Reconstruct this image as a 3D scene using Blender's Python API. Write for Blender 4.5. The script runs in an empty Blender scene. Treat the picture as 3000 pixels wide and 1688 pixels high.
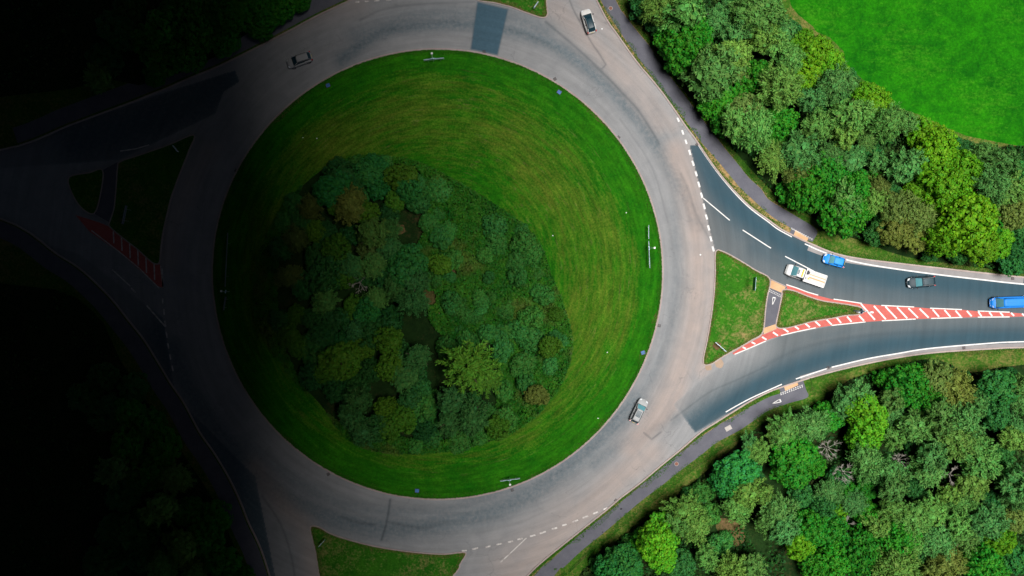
import bpy, bmesh, math, random
import numpy as np
from mathutils import Vector, Matrix
R_ = math.radians
rng = np.random.default_rng(7)
random.seed(7)
scene = bpy.context.scene
C = scene.collection

# ------------------------------------------------------------------ camera, sky, sun, exposure
S = 0.058            # metres of ground per photograph pixel
H = 129.0            # height of the drone
cam_d = bpy.data.cameras.new('camera')
cam_d.sensor_width = 36.0
cam_d.lens = 18.0 / (1500 * S / H)
cam_d.clip_start = 1.0
cam_d.clip_end = 9000.0
cam = bpy.data.objects.new('camera', cam_d)
cam.location = (0, 0, H)
cam.rotation_euler = (0, 0, 0)
C.objects.link(cam)
scene.camera = cam

SUN_EL = 81.0
world = bpy.data.worlds.new('World')
scene.world = world
world.use_nodes = True
wn = world.node_tree.nodes
sky = wn.new('ShaderNodeTexSky')
sky.sky_type = 'NISHITA'
sky.sun_disc = False
sky.sun_elevation = R_(SUN_EL)
sky.sun_rotation = R_(90)
sky.air_density = 0.35
sky.dust_density = 1.5
world.node_tree.links.new(sky.outputs[0], wn['Background'].inputs[0])
wn['Background'].inputs[1].default_value = 0.05
sun_d = bpy.data.lights.new('sun', 'SUN')
sun_d.energy = 5.0
sun_d.angle = R_(29)
sun_d.color = (1.0, 0.975, 0.95)
sun = bpy.data.objects.new('sun', sun_d)
sun.rotation_euler = (0, R_(90 - SUN_EL), 0)          # light comes from the east
sun.location = (60, 0, 200)
C.objects.link(sun)
scene.view_settings.view_transform = 'Standard'
scene.view_settings.look = 'None'
scene.view_settings.gamma = 1
scene.view_settings.exposure = 0.34
scene.cycles.max_bounces = 6
scene.cycles.transparent_max_bounces = 6
scene.cycles.use_denoising = True

# ------------------------------------------------------------------ measuring helpers
K = 3000 / 2576.0
def V(*pts):                       # points read off the whole photograph
    return [(x * K, y * K) for x, y in pts]
def Q(c, r, *pts):                 # points read off one sixteenth of the photograph
    return [(c * 750 + x * 0.29126, r * 422 + y * 0.29126) for x, y in pts]
def w2(p, z=0.0):                  # photograph pixel of a point at height z -> world metres
    f = S * (H - z) / H
    return ((p[0] - 1500) * f, (844 - p[1]) * f)
def W(pts, z=0.0):
    return [w2(p, z) for p in pts]
def smooth(pts, n=6, closed=False):
    p = [np.array(q, float) for q in pts]
    out = []
    m = len(p)
    for i in range(m if closed else m - 1):
        if closed:
            a, b, c, d = p[i - 1], p[i], p[(i + 1) % m], p[(i + 2) % m]
        else:
            b, c = p[i], p[i + 1]
            a = p[i - 1] if i else 2 * b - c
            d = p[i + 2] if i + 2 < m else 2 * c - b
        for k in range(n):
            t = k / n
            out.append(0.5 * ((2 * b) + (c - a) * t + (2 * a - 5 * b + 4 * c - d) * t * t + (3 * b - a - 3 * c + d) * t ** 3))
    if not closed:
        out.append(p[-1])
    return [tuple(q) for q in out]

# ------------------------------------------------------------------ tagging helpers
def tag(o, label=None, cat=None, group=None, kind=None):
    if label: o['label'] = label
    if cat: o['category'] = cat
    if group: o['group'] = group
    if kind: o['kind'] = kind
    return o
def empty(name, loc, rz=0.0):
    o = bpy.data.objects.new(name, None)
    o.empty_display_size = 0.3
    o.location = loc
    o.rotation_euler = (0, 0, rz)
    C.objects.link(o)
    return o
def link_mesh(name, me, mat=None, parent=None):
    o = bpy.data.objects.new(name, me)
    if mat and not me.materials: me.materials.append(mat)
    if parent: o.parent = parent
    C.objects.link(o)
    return o
def mesh_pd(name, v, f, mat=None, parent=None, smooth_shade=False):
    me = bpy.data.meshes.new(name)
    me.from_pydata([tuple(x) for x in v], [], f)
    if smooth_shade:
        for p in me.polygons: p.use_smooth = True
    me.update()
    return link_mesh(name, me, mat, parent)
def quads_mesh(name, q):           # (N,4,3) array -> mesh of loose quads
    n = len(q)
    me = bpy.data.meshes.new(name)
    me.vertices.add(n * 4); me.loops.add(n * 4); me.polygons.add(n)
    me.vertices.foreach_set('co', q.reshape(-1).astype(np.float32))
    me.loops.foreach_set('vertex_index', np.arange(n * 4, dtype=np.int32))
    me.polygons.foreach_set('loop_start', np.arange(0, n * 4, 4, dtype=np.int32))
    me.polygons.foreach_set('loop_total', np.full(n, 4, dtype=np.int32))
    me.update(); me.validate()
    return me

# ------------------------------------------------------------------ material helpers
class NT:
    def __init__(self, name):
        self.m = bpy.data.materials.new(name); self.m.use_nodes = True
        self.t = self.m.node_tree; self.n = self.t.nodes; self.l = self.t.links
        self.b = self.n['Principled BSDF']
        self.out = self.n['Material Output']
    def new(self, ty, **kw):
        x = self.n.new(ty)
        for k, v in kw.items(): setattr(x, k, v)
        return x
    def set(self, sock, v):
        if hasattr(v, 'is_linked') or hasattr(v, 'links'): self.l.new(v, sock)
        else: sock.default_value = v
    def pos(self): return self.new('ShaderNodeNewGeometry').outputs['Position']
    def noise(self, scale, detail=4, rough=0.6, vec=None, dist=0.0):
        x = self.new('ShaderNodeTexNoise'); x.inputs['Scale'].default_value = scale
        x.inputs['Detail'].default_value = detail; x.inputs['Roughness'].default_value = rough
        x.inputs['Distortion'].default_value = dist
        self.l.new(vec if vec is not None else self.pos(), x.inputs['Vector'])
        return x.outputs['Fac']
    def ramp(self, fac, lo, hi, a=0.0, b=1.0):
        x = self.new('ShaderNodeMapRange'); x.clamp = True
        self.set(x.inputs[0], fac); x.inputs[1].default_value = lo; x.inputs[2].default_value = hi
        x.inputs[3].default_value = a; x.inputs[4].default_value = b
        return x.outputs[0]
    def math(self, op, a, b=0.0):
        x = self.new('ShaderNodeMath', operation=op); self.set(x.inputs[0], a); self.set(x.inputs[1], b)
        return x.outputs[0]
    def mix(self, fac, a, b, mode='MIX'):
        x = self.new('ShaderNodeMix', data_type='RGBA', blend_type=mode)
        self.set(x.inputs[0], fac)
        for s, v in ((x.inputs[6], a), (x.inputs[7], b)):
            if isinstance(v, tuple) and len(v) == 3: v = v + (1.0,)
            self.set(s, v)
        return x.outputs[2]
    def attr(self, name):
        x = self.new('ShaderNodeAttribute'); x.attribute_name = name
        return x.outputs['Fac']
    def bump(self, h, strength=0.3, dist=0.05):
        x = self.new('ShaderNodeBump'); x.inputs['Strength'].default_value = strength
        x.inputs['Distance'].default_value = dist
        self.l.new(h, x.inputs['Height']); self.l.new(x.outputs[0], self.b.inputs['Normal'])
    def done(self, col, rough=0.85, spec=0.2, metal=0.0):
        if isinstance(col, tuple) and len(col) == 3: col = col + (1.0,)
        self.set(self.b.inputs['Base Color'], col)
        self.set(self.b.inputs['Roughness'], rough)
        self.b.inputs['Specular IOR Level'].default_value = spec
        self.b.inputs['Metallic'].default_value = metal
        return self.m
def plain(name, col, rough=0.6, spec=0.3, metal=0.0, var=0.12, scale=6.0, coat=0.0):
    t = NT(name)
    f = t.ramp(t.noise(scale, 3, 0.6, t.new('ShaderNodeTexCoord').outputs['Object']), 0.3, 0.7)
    a = tuple(c * (1 - var) for c in col); b = tuple(min(1, c * (1 + var)) for c in col)
    m = t.done(t.mix(f, a, b), rough, spec, metal)
    if coat: t.b.inputs['Coat Weight'].default_value = coat; t.b.inputs['Coat Roughness'].default_value = 0.06
    return m

def grass_mat(name, green, vivid, dry, dry_lo, dry_hi, centre=None, ring=None, fine=1.0, stretch=None):
    t = NT(name)
    p = t.pos()
    if centre is not None:                      # mowing rings: noise in (radius, angle)
        sub = t.new('ShaderNodeVectorMath', operation='SUBTRACT'); t.l.new(p, sub.inputs[0]); sub.inputs[1].default_value = (*centre, 0)
        sep = t.new('ShaderNodeSeparateXYZ'); t.l.new(sub.outputs[0], sep.inputs[0])
        ln = t.new('ShaderNodeVectorMath', operation='LENGTH'); t.l.new(sub.outputs[0], ln.inputs[0])
        ang = t.math('ARCTAN2', sep.outputs[1], sep.outputs[0])
        comb = t.new('ShaderNodeCombineXYZ')
        t.l.new(ln.outputs['Value'], comb.inputs[0]); t.l.new(t.math('MULTIPLY', ang, 4.0), comb.inputs[1])
        vec = comb.outputs[0]
        radius = ln.outputs['Value']
    else:
        vec = p; radius = None
        if stretch is not None:
            mp = t.new('ShaderNodeMapping'); t.l.new(p, mp.inputs[0])
            mp.inputs['Rotation'].default_value = (0, 0, stretch[0]); mp.inputs['Scale'].default_value = (stretch[1], stretch[2], 1)
            vec = mp.outputs[0]
    streak = t.math('ADD', t.math('MULTIPLY', t.noise(0.55, 4, 0.62, vec, 0.3), 0.5), t.math('MULTIPLY', t.noise(2.1, 4, 0.65, vec), 0.5))
    broad = t.noise(0.07, 3, 0.55, p)
    rings = t.noise(1.5, 3, 0.6, (vec if centre is not None else p))
    mid = t.math('ADD', t.math('MULTIPLY', t.noise(0.45, 4, 0.65, p, 0.4), 0.6), t.math('MULTIPLY', t.noise(0.09, 3, 0.6, p), 0.4))
    small = t.noise(3.2 * fine, 3, 0.7, p)
    tiny = t.noise(11.0 * fine, 2, 0.7, p)
    dryf = t.math('ADD', t.math('MULTIPLY', streak, 0.65), t.math('MULTIPLY', broad, 0.35))
    if ring is not None:                        # worn, drier belt between two radii
        belt = t.math('MULTIPLY', t.ramp(radius, ring[0], ring[0] + 6), t.ramp(radius, ring[1] - 5, ring[1], 1, 0))
        dryf = t.math('ADD', dryf, t.math('MULTIPLY', belt, 0.10))
        edge = t.ramp(radius, ring[1] - 1.0, ring[1] + 1.5)
        dryf = t.math('SUBTRACT', dryf, t.math('MULTIPLY', edge, 0.12))
    dryf = t.math('ADD', dryf, t.math('MULTIPLY', t.math('SUBTRACT', small, 0.5), 0.30))
    f = t.ramp(dryf, dry_lo, dry_hi)
    col = t.mix(t.ramp(mid, 0.37, 0.63), green, vivid)
    col = t.mix(f, col, dry)
    if centre is not None:
        fl = t.math('MULTIPLY', t.ramp(t.noise(1.7, 4, 0.75, vec), 0.58, 0.70, 0, 0.45), t.ramp(radius, 33, 35.5, 1, 0.15))
        col = t.mix(fl, col, (0.150, 0.125, 0.045))
    dk = t.ramp(t.math('ADD', t.math('MULTIPLY', small, 0.55), t.math('MULTIPLY', tiny, 0.45)), 0.30, 0.70, 0.50, 1.45)
    if centre is not None: dk = t.math('MULTIPLY', dk, t.ramp(rings, 0.32, 0.68, 0.72, 1.28))
    mul = t.new('ShaderNodeVectorMath', operation='SCALE'); t.l.new(col, mul.inputs[0]); t.l.new(dk, mul.inputs['Scale'])
    t.bump(t.math('ADD', small, tiny), 0.5, 0.08)
    return t.done(mul.outputs[0], 0.9, 0.08)

ISL = w2((1101 * K, 690 * K)); ISR = 566 * K * S
M = {}
M['island_grass'] = grass_mat('island_grass', (0.008, 0.100, 0.002), (0.022, 0.142, 0.003), (0.105, 0.138, 0.014), 0.495, 0.78, ISL, (17, 34.5))
M['field_grass'] = grass_mat('field_grass', (0.003, 0.080, 0.001), (0.014, 0.165, 0.001), (0.052, 0.190, 0.008), 0.52, 0.84, None, None, 0.8, (0.55, 0.5, 1.6))
M['verge_grass'] = grass_mat('verge_grass', (0.022, 0.085, 0.006), (0.040, 0.115, 0.008), (0.200, 0.140, 0.050), 0.46, 0.70)
M['splitter_grass'] = grass_mat('splitter_grass', (0.014, 0.100, 0.005), (0.035, 0.150, 0.008), (0.240, 0.175, 0.070), 0.50, 0.72)
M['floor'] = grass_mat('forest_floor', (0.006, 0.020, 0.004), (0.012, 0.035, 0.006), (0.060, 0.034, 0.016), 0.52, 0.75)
M['bare'] = grass_mat('bare_earth', (0.045, 0.060, 0.012), (0.080, 0.058, 0.022), (0.17, 0.095, 0.050), 0.44, 0.68)

# asphalt with dust and polish that were measured from the photograph (attributes on the sheet)
t = NT('asphalt')
p = t.pos()
grain = t.noise(9.0, 4, 0.75, p); blot = t.noise(0.35, 5, 0.65, p, 0.5); fineb = t.noise(1.6, 4, 0.7, p)
tan = t.attr('dust'); dark = t.attr('polish'); new = t.attr('fresh'); blue = t.attr('patch'); seam = t.attr('seam')
nz = t.math('SUBTRACT', blot, 0.5); nf = t.math('SUBTRACT', fineb, 0.5)
old = t.mix(t.ramp(blot, 0.3, 0.7), (0.222, 0.226, 0.232), (0.268, 0.270, 0.272))
dk = t.ramp(t.math('ADD', t.math('MULTIPLY', dark, 1.0), t.math('MULTIPLY', t.math('MULTIPLY', nf, dark), 2.2)), 0.0, 1.0)
old = t.mix(t.math('MULTIPLY', dk, 0.9), old, (0.085, 0.120, 0.140))
tn = t.ramp(t.math('ADD', tan, t.math('MULTIPLY', t.math('MULTIPLY', nz, tan), 1.2)), 0.0, 1.0)
fresh = t.mix(t.ramp(blot, 0.2, 0.8), (0.027, 0.060, 0.080), (0.034, 0.069, 0.090))
fresh = t.mix(t.ramp(t.math('ADD', dark, t.math('MULTIPLY', nz, 0.35)), 0.0, 1.0), (0.105, 0.118, 0.124), fresh)
pat = t.mix(t.ramp(fineb, 0.3, 0.7), (0.045, 0.092, 0.125), (0.060, 0.112, 0.148))
col = t.mix(new, old, fresh)
col = t.mix(blue, col, pat)
col = t.mix(t.math('MULTIPLY', tn, 0.85), col, (0.400, 0.300, 0.250))
col = t.mix(t.math('MULTIPLY', seam, 0.7), col, (0.040, 0.055, 0.065))
sub = t.new('ShaderNodeVectorMath', operation='SUBTRACT'); t.l.new(p, sub.inputs[0]); sub.inputs[1].default_value = (*ISL, 0)
sep = t.new('ShaderNodeSeparateXYZ'); t.l.new(sub.outputs[0], sep.inputs[0])
ln_ = t.new('ShaderNodeVectorMath', operation='LENGTH'); t.l.new(sub.outputs[0], ln_.inputs[0])
cb = t.new('ShaderNodeCombineXYZ'); t.l.new(ln_.outputs['Value'], cb.inputs[0]); t.l.new(t.math('MULTIPLY', t.math('ARCTAN2', sep.outputs[1], sep.outputs[0]), 3.0), cb.inputs[1])
streaks = t.ramp(t.noise(1.1, 5, 0.65, cb.outputs[0]), 0.3, 0.7, 0.88, 1.10)
vor = t.new('ShaderNodeTexVoronoi', feature='DISTANCE_TO_EDGE'); vor.inputs['Scale'].default_value = 0.16
wv = t.new('ShaderNodeVectorMath', operation='ADD'); nv_ = t.new('ShaderNodeTexNoise'); nv_.inputs['Scale'].default_value = 0.8; nv_.inputs['Detail'].default_value = 4
t.l.new(p, nv_.inputs['Vector']); scv = t.new('ShaderNodeVectorMath', operation='SCALE'); t.l.new(nv_.outputs['Color'], scv.inputs[0]); scv.inputs['Scale'].default_value = 2.2
t.l.new(p, wv.inputs[0]); t.l.new(scv.outputs[0], wv.inputs[1]); t.l.new(wv.outputs[0], vor.inputs['Vector'])
crack = t.math('MULTIPLY', t.ramp(vor.outputs['Distance'], 0.0, 0.012, 1, 0), t.ramp(t.noise(0.12, 3, 0.6, p), 0.52, 0.60, 0, 0.35))
crack = t.math('MULTIPLY', crack, t.math('SUBTRACT', 1.0, new))
col = t.mix(crack, col, (0.06, 0.07, 0.075))
g = t.math('MULTIPLY', t.ramp(grain, 0.3, 0.7, 0.84, 1.16), streaks)
mul = t.new('ShaderNodeVectorMath', operation='SCALE'); t.l.new(col, mul.inputs[0]); t.l.new(g, mul.inputs['Scale'])
t.bump(grain, 0.25, 0.02)
M['asphalt'] = t.done(mul.outputs[0], 0.9, 0.15)

M['mud'] = None
def path_mat(name, a, b):
    t = NT(name); p = t.pos()
    g = t.noise(9.0, 4, 0.75, p); bl = t.noise(0.5, 5, 0.65, p)
    col = t.mix(t.ramp(bl, 0.3, 0.7), a, b)
    sc = t.ramp(g, 0.3, 0.7, 0.85, 1.15)
    mul = t.new('ShaderNodeVectorMath', operation='SCALE'); t.l.new(col, mul.inputs[0]); t.l.new(sc, mul.inputs['Scale'])
    return t.done(mul.outputs[0], 0.9, 0.12)
M['path'] = path_mat('footpath_asphalt', (0.090, 0.091, 0.110), (0.120, 0.120, 0.138))
M['mud'] = path_mat('dried_mud', (0.30, 0.215, 0.15), (0.36, 0.27, 0.20))
M['shoulder'] = path_mat('concrete_edge', (0.20, 0.19, 0.19), (0.27, 0.255, 0.25))
M['kerb'] = path_mat('kerb_stone', (0.30, 0.235, 0.215), (0.40, 0.33, 0.30))
M['tactile'] = path_mat('tactile_paving', (0.46, 0.28, 0.15), (0.56, 0.36, 0.21))
def worn_red(name, a, b):
    t = NT(name); p = t.pos()
    col = t.mix(t.ramp(t.noise(0.7, 5, 0.7, p), 0.3, 0.7), a, b)
    col = t.mix(t.ramp(t.noise(2.4, 5, 0.75, p), 0.54, 0.72, 0, 0.6), col, (0.30, 0.20, 0.19))
    sc = t.ramp(t.noise(9.0, 4, 0.75, p), 0.3, 0.7, 0.85, 1.15)
    mul = t.new('ShaderNodeVectorMath', operation='SCALE'); t.l.new(col, mul.inputs[0]); t.l.new(sc, mul.inputs['Scale'])
    return t.done(mul.outputs[0], 0.9, 0.12)
M['red'] = worn_red('red_surfacing', (0.40, 0.092, 0.078), (0.50, 0.125, 0.105))
def paint_mat(name, col, under, lo, hi):
    t = NT(name); p = t.pos()
    wv = t.math('ADD', t.math('MULTIPLY', t.noise(2.2, 4, 0.7, p), 0.6), t.math('MULTIPLY', t.noise(9, 3, 0.7, p), 0.4))
    return t.done(t.mix(t.ramp(wv, lo, hi), under, col), 0.7, 0.2)
M['paint'] = paint_mat('white_paint', (0.66, 0.65, 0.63), (0.30, 0.29, 0.28), 0.34, 0.47)
M['worn_paint'] = paint_mat('worn_white_paint', (0.62, 0.59, 0.56), (0.29, 0.25, 0.23), 0.40, 0.54)

# ------------------------------------------------------------------ ground and roads
def sheet(name, pts, z, mat, kind='structure'):
    me = bpy.data.meshes.new(name)
    bm = bmesh.new()
    vs = [bm.verts.new((x, y, z)) for x, y in pts]
    f = bm.faces.new(vs)
    if f.normal.z < 0: f.normal_flip()
    bm.normal_update()
    if f.normal.z < 0: f.normal_flip()
    bmesh.ops.triangulate(bm, faces=[f], ngon_method='EAR_CLIP')
    bm.to_mesh(me); bm.free()
    o = link_mesh(name, me, mat)
    if kind: o['kind'] = kind
    return o

mesh_pd('ground', [(-4000, -4000, 0), (4000, -4000, 0), (4000, 4000, 0), (-4000, 4000, 0)], [(0, 1, 2, 3)], M['verge_grass'])['kind'] = 'structure'

def poly_dist(P, line):
    d = np.full(len(P), 1e9)
    for a, b in zip(line[:-1], line[1:]):
        a = np.array(a); b = np.array(b); ab = b - a
        L = (ab ** 2).sum()
        if L < 1e-9: continue
        tt = np.clip(((P - a) @ ab) / L, 0, 1)
        dd = np.hypot(P[:, 0] - a[0] - tt * ab[0], P[:, 1] - a[1] - tt * ab[1])
        np.minimum(d, dd, out=d)
    return d
def inside(P, poly):
    x, y = P[:, 0], P[:, 1]
    r = np.zeros(len(P), bool)
    j = len(poly) - 1
    for i in range(len(poly)):
        xi, yi = poly[i]; xj, yj = poly[j]
        if yi != yj:
            c = ((yi > y) != (yj > y)) & (x < (xj - xi) * (y - yi) / (yj - yi) + xi)
            r ^= c
        j = i
    return r

# kerb lines, read off the photograph (pixels)
ne_kerb = [(1350, -1200), (1560, -400), (1690, -120)] + Q(2, 0, (850, 0), (960, 210), (1060, 350), (1200, 550), (1300, 680), (1420, 820), (1530, 960), (1650, 1130), (1760, 1290), (1850, 1410)) \
    + Q(2, 1, (1990, 170), (2110, 328), (2250, 488), (2400, 635)) + Q(3, 1, (0, 762), (120, 850), (240, 915), (340, 965), (440, 1008), (600, 1076), (760, 1124), (1000, 1165), (1400, 1212), (1700, 1246), (2200, 1302), (2575, 1342)) + [(3400, 852), (4500, 915)]
se_kerb = [(4500, 1060), (3400, 1008)] + Q(3, 2, (2575, 597), (2300, 607), (1750, 642), (1400, 683), (1000, 757), (600, 852), (350, 925), (110, 1005), (0, 1048)) \
    + Q(2, 2, (2400, 1135), (2200, 1258), (2050, 1352), (1900, 1449)) + Q(2, 3, (1700, 172), (1500, 335), (1300, 503), (1100, 655), (950, 782), (800, 902), (600, 1062), (400, 1222), (270, 1332), (150, 1449)) + [(1350, 1885), (1200, 2130), (1110, 2900)]
sw_kerb = [(900, 2900), (830, 1830)] + Q(1, 3, (140, 1449), (60, 1200), (0, 1060)) + Q(0, 3, (2500, 905), (2420, 700), (2300, 450), (2150, 200), (2010, 0)) \
    + Q(0, 2, (1850, 1150), (1720, 960), (1600, 760), (1450, 520), (1300, 330), (1150, 140), (1020, 0)) + Q(0, 1, (800, 1250), (580, 1110)) + [(0, 640), (-400, 560), (-1500, 640)]
nw_kerb = [(-1500, 430), (-400, 470), (0, 440)] + Q(0, 0, (700, 1262), (1000, 1150), (1300, 1040), (1500, 960), (1700, 880), (1900, 790), (2200, 668), (2575, 485)) + Q(1, 0, (300, 330), (600, 170), (850, 50), (950, 0)) + [(1120, -60), (1170, -300), (1050, -1200)]
ne_kerb, se_kerb, sw_kerb, nw_kerb = [W(smooth(k, 5)) for k in (ne_kerb, se_kerb, sw_kerb, nw_kerb)]
FX, FY = 174.0, 118.5
ne_poly = ne_kerb + [(FX, FY)]
se_poly = se_kerb + [(FX, -FY)]
sw_poly = sw_kerb + [(-FX, -FY)]
nw_poly = nw_kerb + [(-FX, FY)]
isl_poly = [(ISL[0] + ISR * math.cos(a) * (1 + 0.003 * math.sin(3 * a)), ISL[1] + ISR * math.sin(a)) for a in np.linspace(0, 2 * math.pi, 180, endpoint=False)]
e1 = W(smooth(V((1800, 634), (1820, 634), (1860, 655), (1900, 680), (1936, 702), (1930, 745), (1925, 780), (1918, 836), (1890, 856), (1852, 878), (1820, 896), (1792, 914), (1775, 918), (1769, 905), (1782, 840), (1794, 760), (1799, 690)), 4, True))
e2 = W(smooth(Q(3, 2, (150, 20), (250, 26), (400, 84), (550, 130), (700, 152), (850, 176), (930, 196), (962, 238), (900, 266), (780, 276), (650, 302), (450, 334), (300, 374), (160, 404), (86, 392), (84, 340), (110, 220), (138, 80)), 4, True))
n1 = W(smooth([(1390, -4), (1450, 9), (1500, 22), (1548, 40), (1588, 52), (1603, 45), (1602, 20), (1590, -60), (1520, -300), (1440, -420), (1380, -300), (1360, -60)], 4, True))
s1 = W(smooth(Q(1, 3, (565, 945), (640, 957), (750, 1020), (900, 1072), (1100, 1127), (1300, 1167), (1500, 1197), (1700, 1217), (1900, 1226), (2070, 1208), (2112, 1230), (2050, 1330), (1980, 1449)) + [(1150, 1880), (1030, 2060), (985, 2000), (960, 1800)] + Q(1, 3, (640, 1449), (600, 1200), (560, 1040), (548, 972)), 4, True))
w1 = W(smooth([(568, 396)] + Q(0, 1, (1905, 60), (1850, 200), (1780, 380), (1720, 550), (1680, 720), (1640, 900), (1620, 1050), (1605, 1190), (1560, 1205), (1500, 1165), (1380, 1055), (1250, 955), (1110, 835), (1105, 790), (1150, 650), (1170, 450), (1185, 250), (1210, 180), (1400, 115), (1700, 10)), 4, True))
w2p = W(smooth(Q(0, 1, (1035, 265), (900, 290), (700, 335), (720, 480), (820, 640), (950, 700), (1015, 500)), 4, True))
raised = dict(ne=ne_poly, se=se_poly, sw=sw_poly, nw=nw_poly)

# the road sheet: a fine grid so that dust, polish and fresh surfacing can follow the wheel tracks
gx = np.concatenate([np.linspace(-FX, -90, 20)[:-1], np.arange(-90, 90.01, 0.17), np.linspace(90, FX, 20)[1:]])
gy = np.concatenate([np.linspace(-FY, -52, 18)[:-1], np.arange(-52, 52.01, 0.17), np.linspace(52, FY, 18)[1:]])
nx, ny = len(gx), len(gy)
GX, GY = np.meshgrid(gx, gy)
P = np.stack([GX.ravel(), GY.ravel()], 1)
me = bpy.data.meshes.new('road')
idx = np.arange(nx * ny).reshape(ny, nx)
fq = np.stack([idx[:-1, :-1], idx[:-1, 1:], idx[1:, 1:], idx[1:, :-1]], -1).reshape(-1, 4)
me.vertices.add(len(P)); me.loops.add(len(fq) * 4); me.polygons.add(len(fq))
me.vertices.foreach_set('co', np.column_stack([P, np.full(len(P), 0.004)]).ravel().astype(np.float32))
me.loops.foreach_set('vertex_index', fq.ravel().astype(np.int32))
me.polygons.foreach_set('loop_start', np.arange(0, len(fq) * 4, 4, dtype=np.int32))
me.polygons.foreach_set('loop_total', np.full(len(fq), 4, dtype=np.int32))
me.update()
def band(line, width, n=5):
    ln = W(smooth(line, n)); a = np.array(ln); e = width * 3
    lo = a.min(0) - e; hi = a.max(0) + e
    k = (P[:, 0] > lo[0]) & (P[:, 0] < hi[0]) & (P[:, 1] > lo[1]) & (P[:, 1] < hi[1])
    out = np.zeros(len(P)); out[k] = np.exp(-(poly_dist(P[k], ln) / width) ** 2)
    return out
dust = np.zeros(len(P)); pol = np.zeros(len(P)); seam = np.zeros(len(P))
def mx(a, b): np.maximum(a, b, out=a)
mx(dust, 0.62 * band(V((1700, 380), (1735, 480), (1752, 600), (1757, 700), (1750, 800), (1725, 890), (1690, 980), (1650, 1050), (1590, 1130)), 2.3))
mx(dust, 0.50 * band(V((1780, 640), (1790, 740), (1782, 850), (1765, 930)), 1.6))
mx(dust, 0.62 * band(V((1720, 930), (1700, 1000), (1680, 1030), (1640, 1070), (1600, 1100)), 1.7))
mx(dust, 0.55 * band(V((1640, 1140), (1560, 1200), (1480, 1275), (1400, 1345), (1320, 1420), (1250, 1480)), 2.4))
mx(dust, 0.55 * band(V((1560, 1215), (1500, 1275), (1420, 1345), (1380, 1385), (1310, 1449)), 1.5))
mx(dust, 0.40 * band(V((1440, 1300), (1360, 1370), (1280, 1430)), 4.2))
mx(dust, 0.42 * band(V((1400, 20), (1460, 80), (1530, 150), (1600, 230), (1660, 310)), 2.2))
mx(dust, 0.35 * band(V((1470, 0), (1520, 60), (1580, 150), (1640, 250), (1690, 320)), 1.6))
mx(dust, 0.30 * band(V((700, 80), (800, 40), (900, 10)), 2.0))
mx(dust, 0.45 * band(V((640, 1180), (700, 1260), (760, 1320), (780, 1380), (790, 1449)), 2.0))
mx(dust, 0.35 * band(V((520, 380), (480, 460), (440, 560), (420, 660)), 1.8))
mx(pol, 0.75 * band(V((860, 150), (960, 80), (1080, 62), (1180, 62), (1300, 80), (1400, 118), (1500, 190), (1590, 285), (1660, 380), (1710, 470), (1760, 570)), 1.35))
mx(pol, 0.50 * band(V((900, 90), (1050, 45), (1190, 38), (1300, 50), (1380, 80)), 1.8))
mx(pol, 0.45 * band(V((1500, 195), (1580, 250), (1640, 330), (1690, 410)), 1.6))
mx(pol, 0.70 * band(V((430, 880), (480, 990), (560, 1100), (650, 1195), (760, 1275), (900, 1320), (1010, 1330), (1120, 1315), (1230, 1290), (1320, 1250), (1420, 1180), (1500, 1110), (1600, 1010)), 2.2))
mx(pol, 0.45 * band(V((620, 1120), (720, 1200), (860, 1270), (1000, 1290), (1140, 1280), (1300, 1220), (1420, 1150)), 1.6))
mx(pol, 0.35 * band(V((1640, 260), (1690, 420), (1700, 560), (1705, 700), (1690, 820), (1650, 930), (1580, 1040)), 1.3))
mx(pol, 0.5 * band(V((1490, 1170), (1560, 1120), (1640, 1080), (1700, 1050)), 1.3))
# joints in the old surface
for ln, wd, st in ((Q(2, 0, (580, 0), (610, 80), (650, 160), (745, 330), (800, 430), (870, 530), (945, 650)), 0.13, 0.75), (Q(2, 0, (945, 650), (905, 690), (865, 692)), 0.13, 0.6),
                   (Q(2, 0, (340, 220), (470, 330), (600, 440), (720, 545), (860, 680), (1000, 820), (1120, 950), (1250, 1085), (1370, 1260), (1480, 1449)), 0.22, 0.65),
                   (Q(1, 3, (1350, 680), (1325, 850), (1300, 960), (1262, 1085)), 0.22, 0.85), (Q(1, 3, (1330, 900), (1500, 940), (1640, 965), (1780, 960)), 0.30, 0.5),
                   (Q(1, 3, (860, 850), (1000, 905), (1200, 930)), 0.25, 0.5), (Q(1, 3, (60, 640), (250, 930), (350, 1230), (390, 1449)), 0.18, 0.5),
                   (Q(2, 3, (1325, 5), (1405, 72)), 0.14, 0.7), (Q(2, 3, (1405, 72), (1500, 0)), 0.14, 0.7), (Q(2, 2, (1600, 1330), (1800, 1180), (2000, 1040), (2250, 930), (2575, 780)), 0.16, 0.45),
                   (Q(3, 2, (0, 760), (300, 620), (700, 520), (1200, 460), (1800, 440), (2575, 420)), 0.35, 0.35), (Q(2, 1, (1700, 300), (1760, 430), (1850, 700), (1990, 960)), 0.2, 0.4),
                   (Q(1, 0, (1050, 200), (1300, 90), (1700, 40), (2200, 20)), 0.2, 0.35), (V((1560, 300), (1640, 420), (1680, 560)), 0.15, 0.3), (V((1350, 1180), (1480, 1110), (1580, 1020)), 0.15, 0.3)):
    mx(seam, st * band(ln, wd, 3))
fr_e = W(V((1735, 366), (1758, 366), (1830, 455), (1940, 555), (2080, 635), (2300, 670), (2600, 700), (3900, 760), (3900, 805), (2576, 790), (2160, 770), (2060, 750), (1980, 725), (1930, 700), (1860, 655), (1822, 632), (1800, 632), (1786, 580), (1765, 490)))
fr_s = W(V((1698, 1018), (1760, 960), (1860, 890), (1960, 845), (2160, 805), (2576, 796), (3900, 800), (3900, 905), (2576, 873), (2300, 893), (2060, 950), (1820, 1045), (1750, 1087)))
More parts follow.
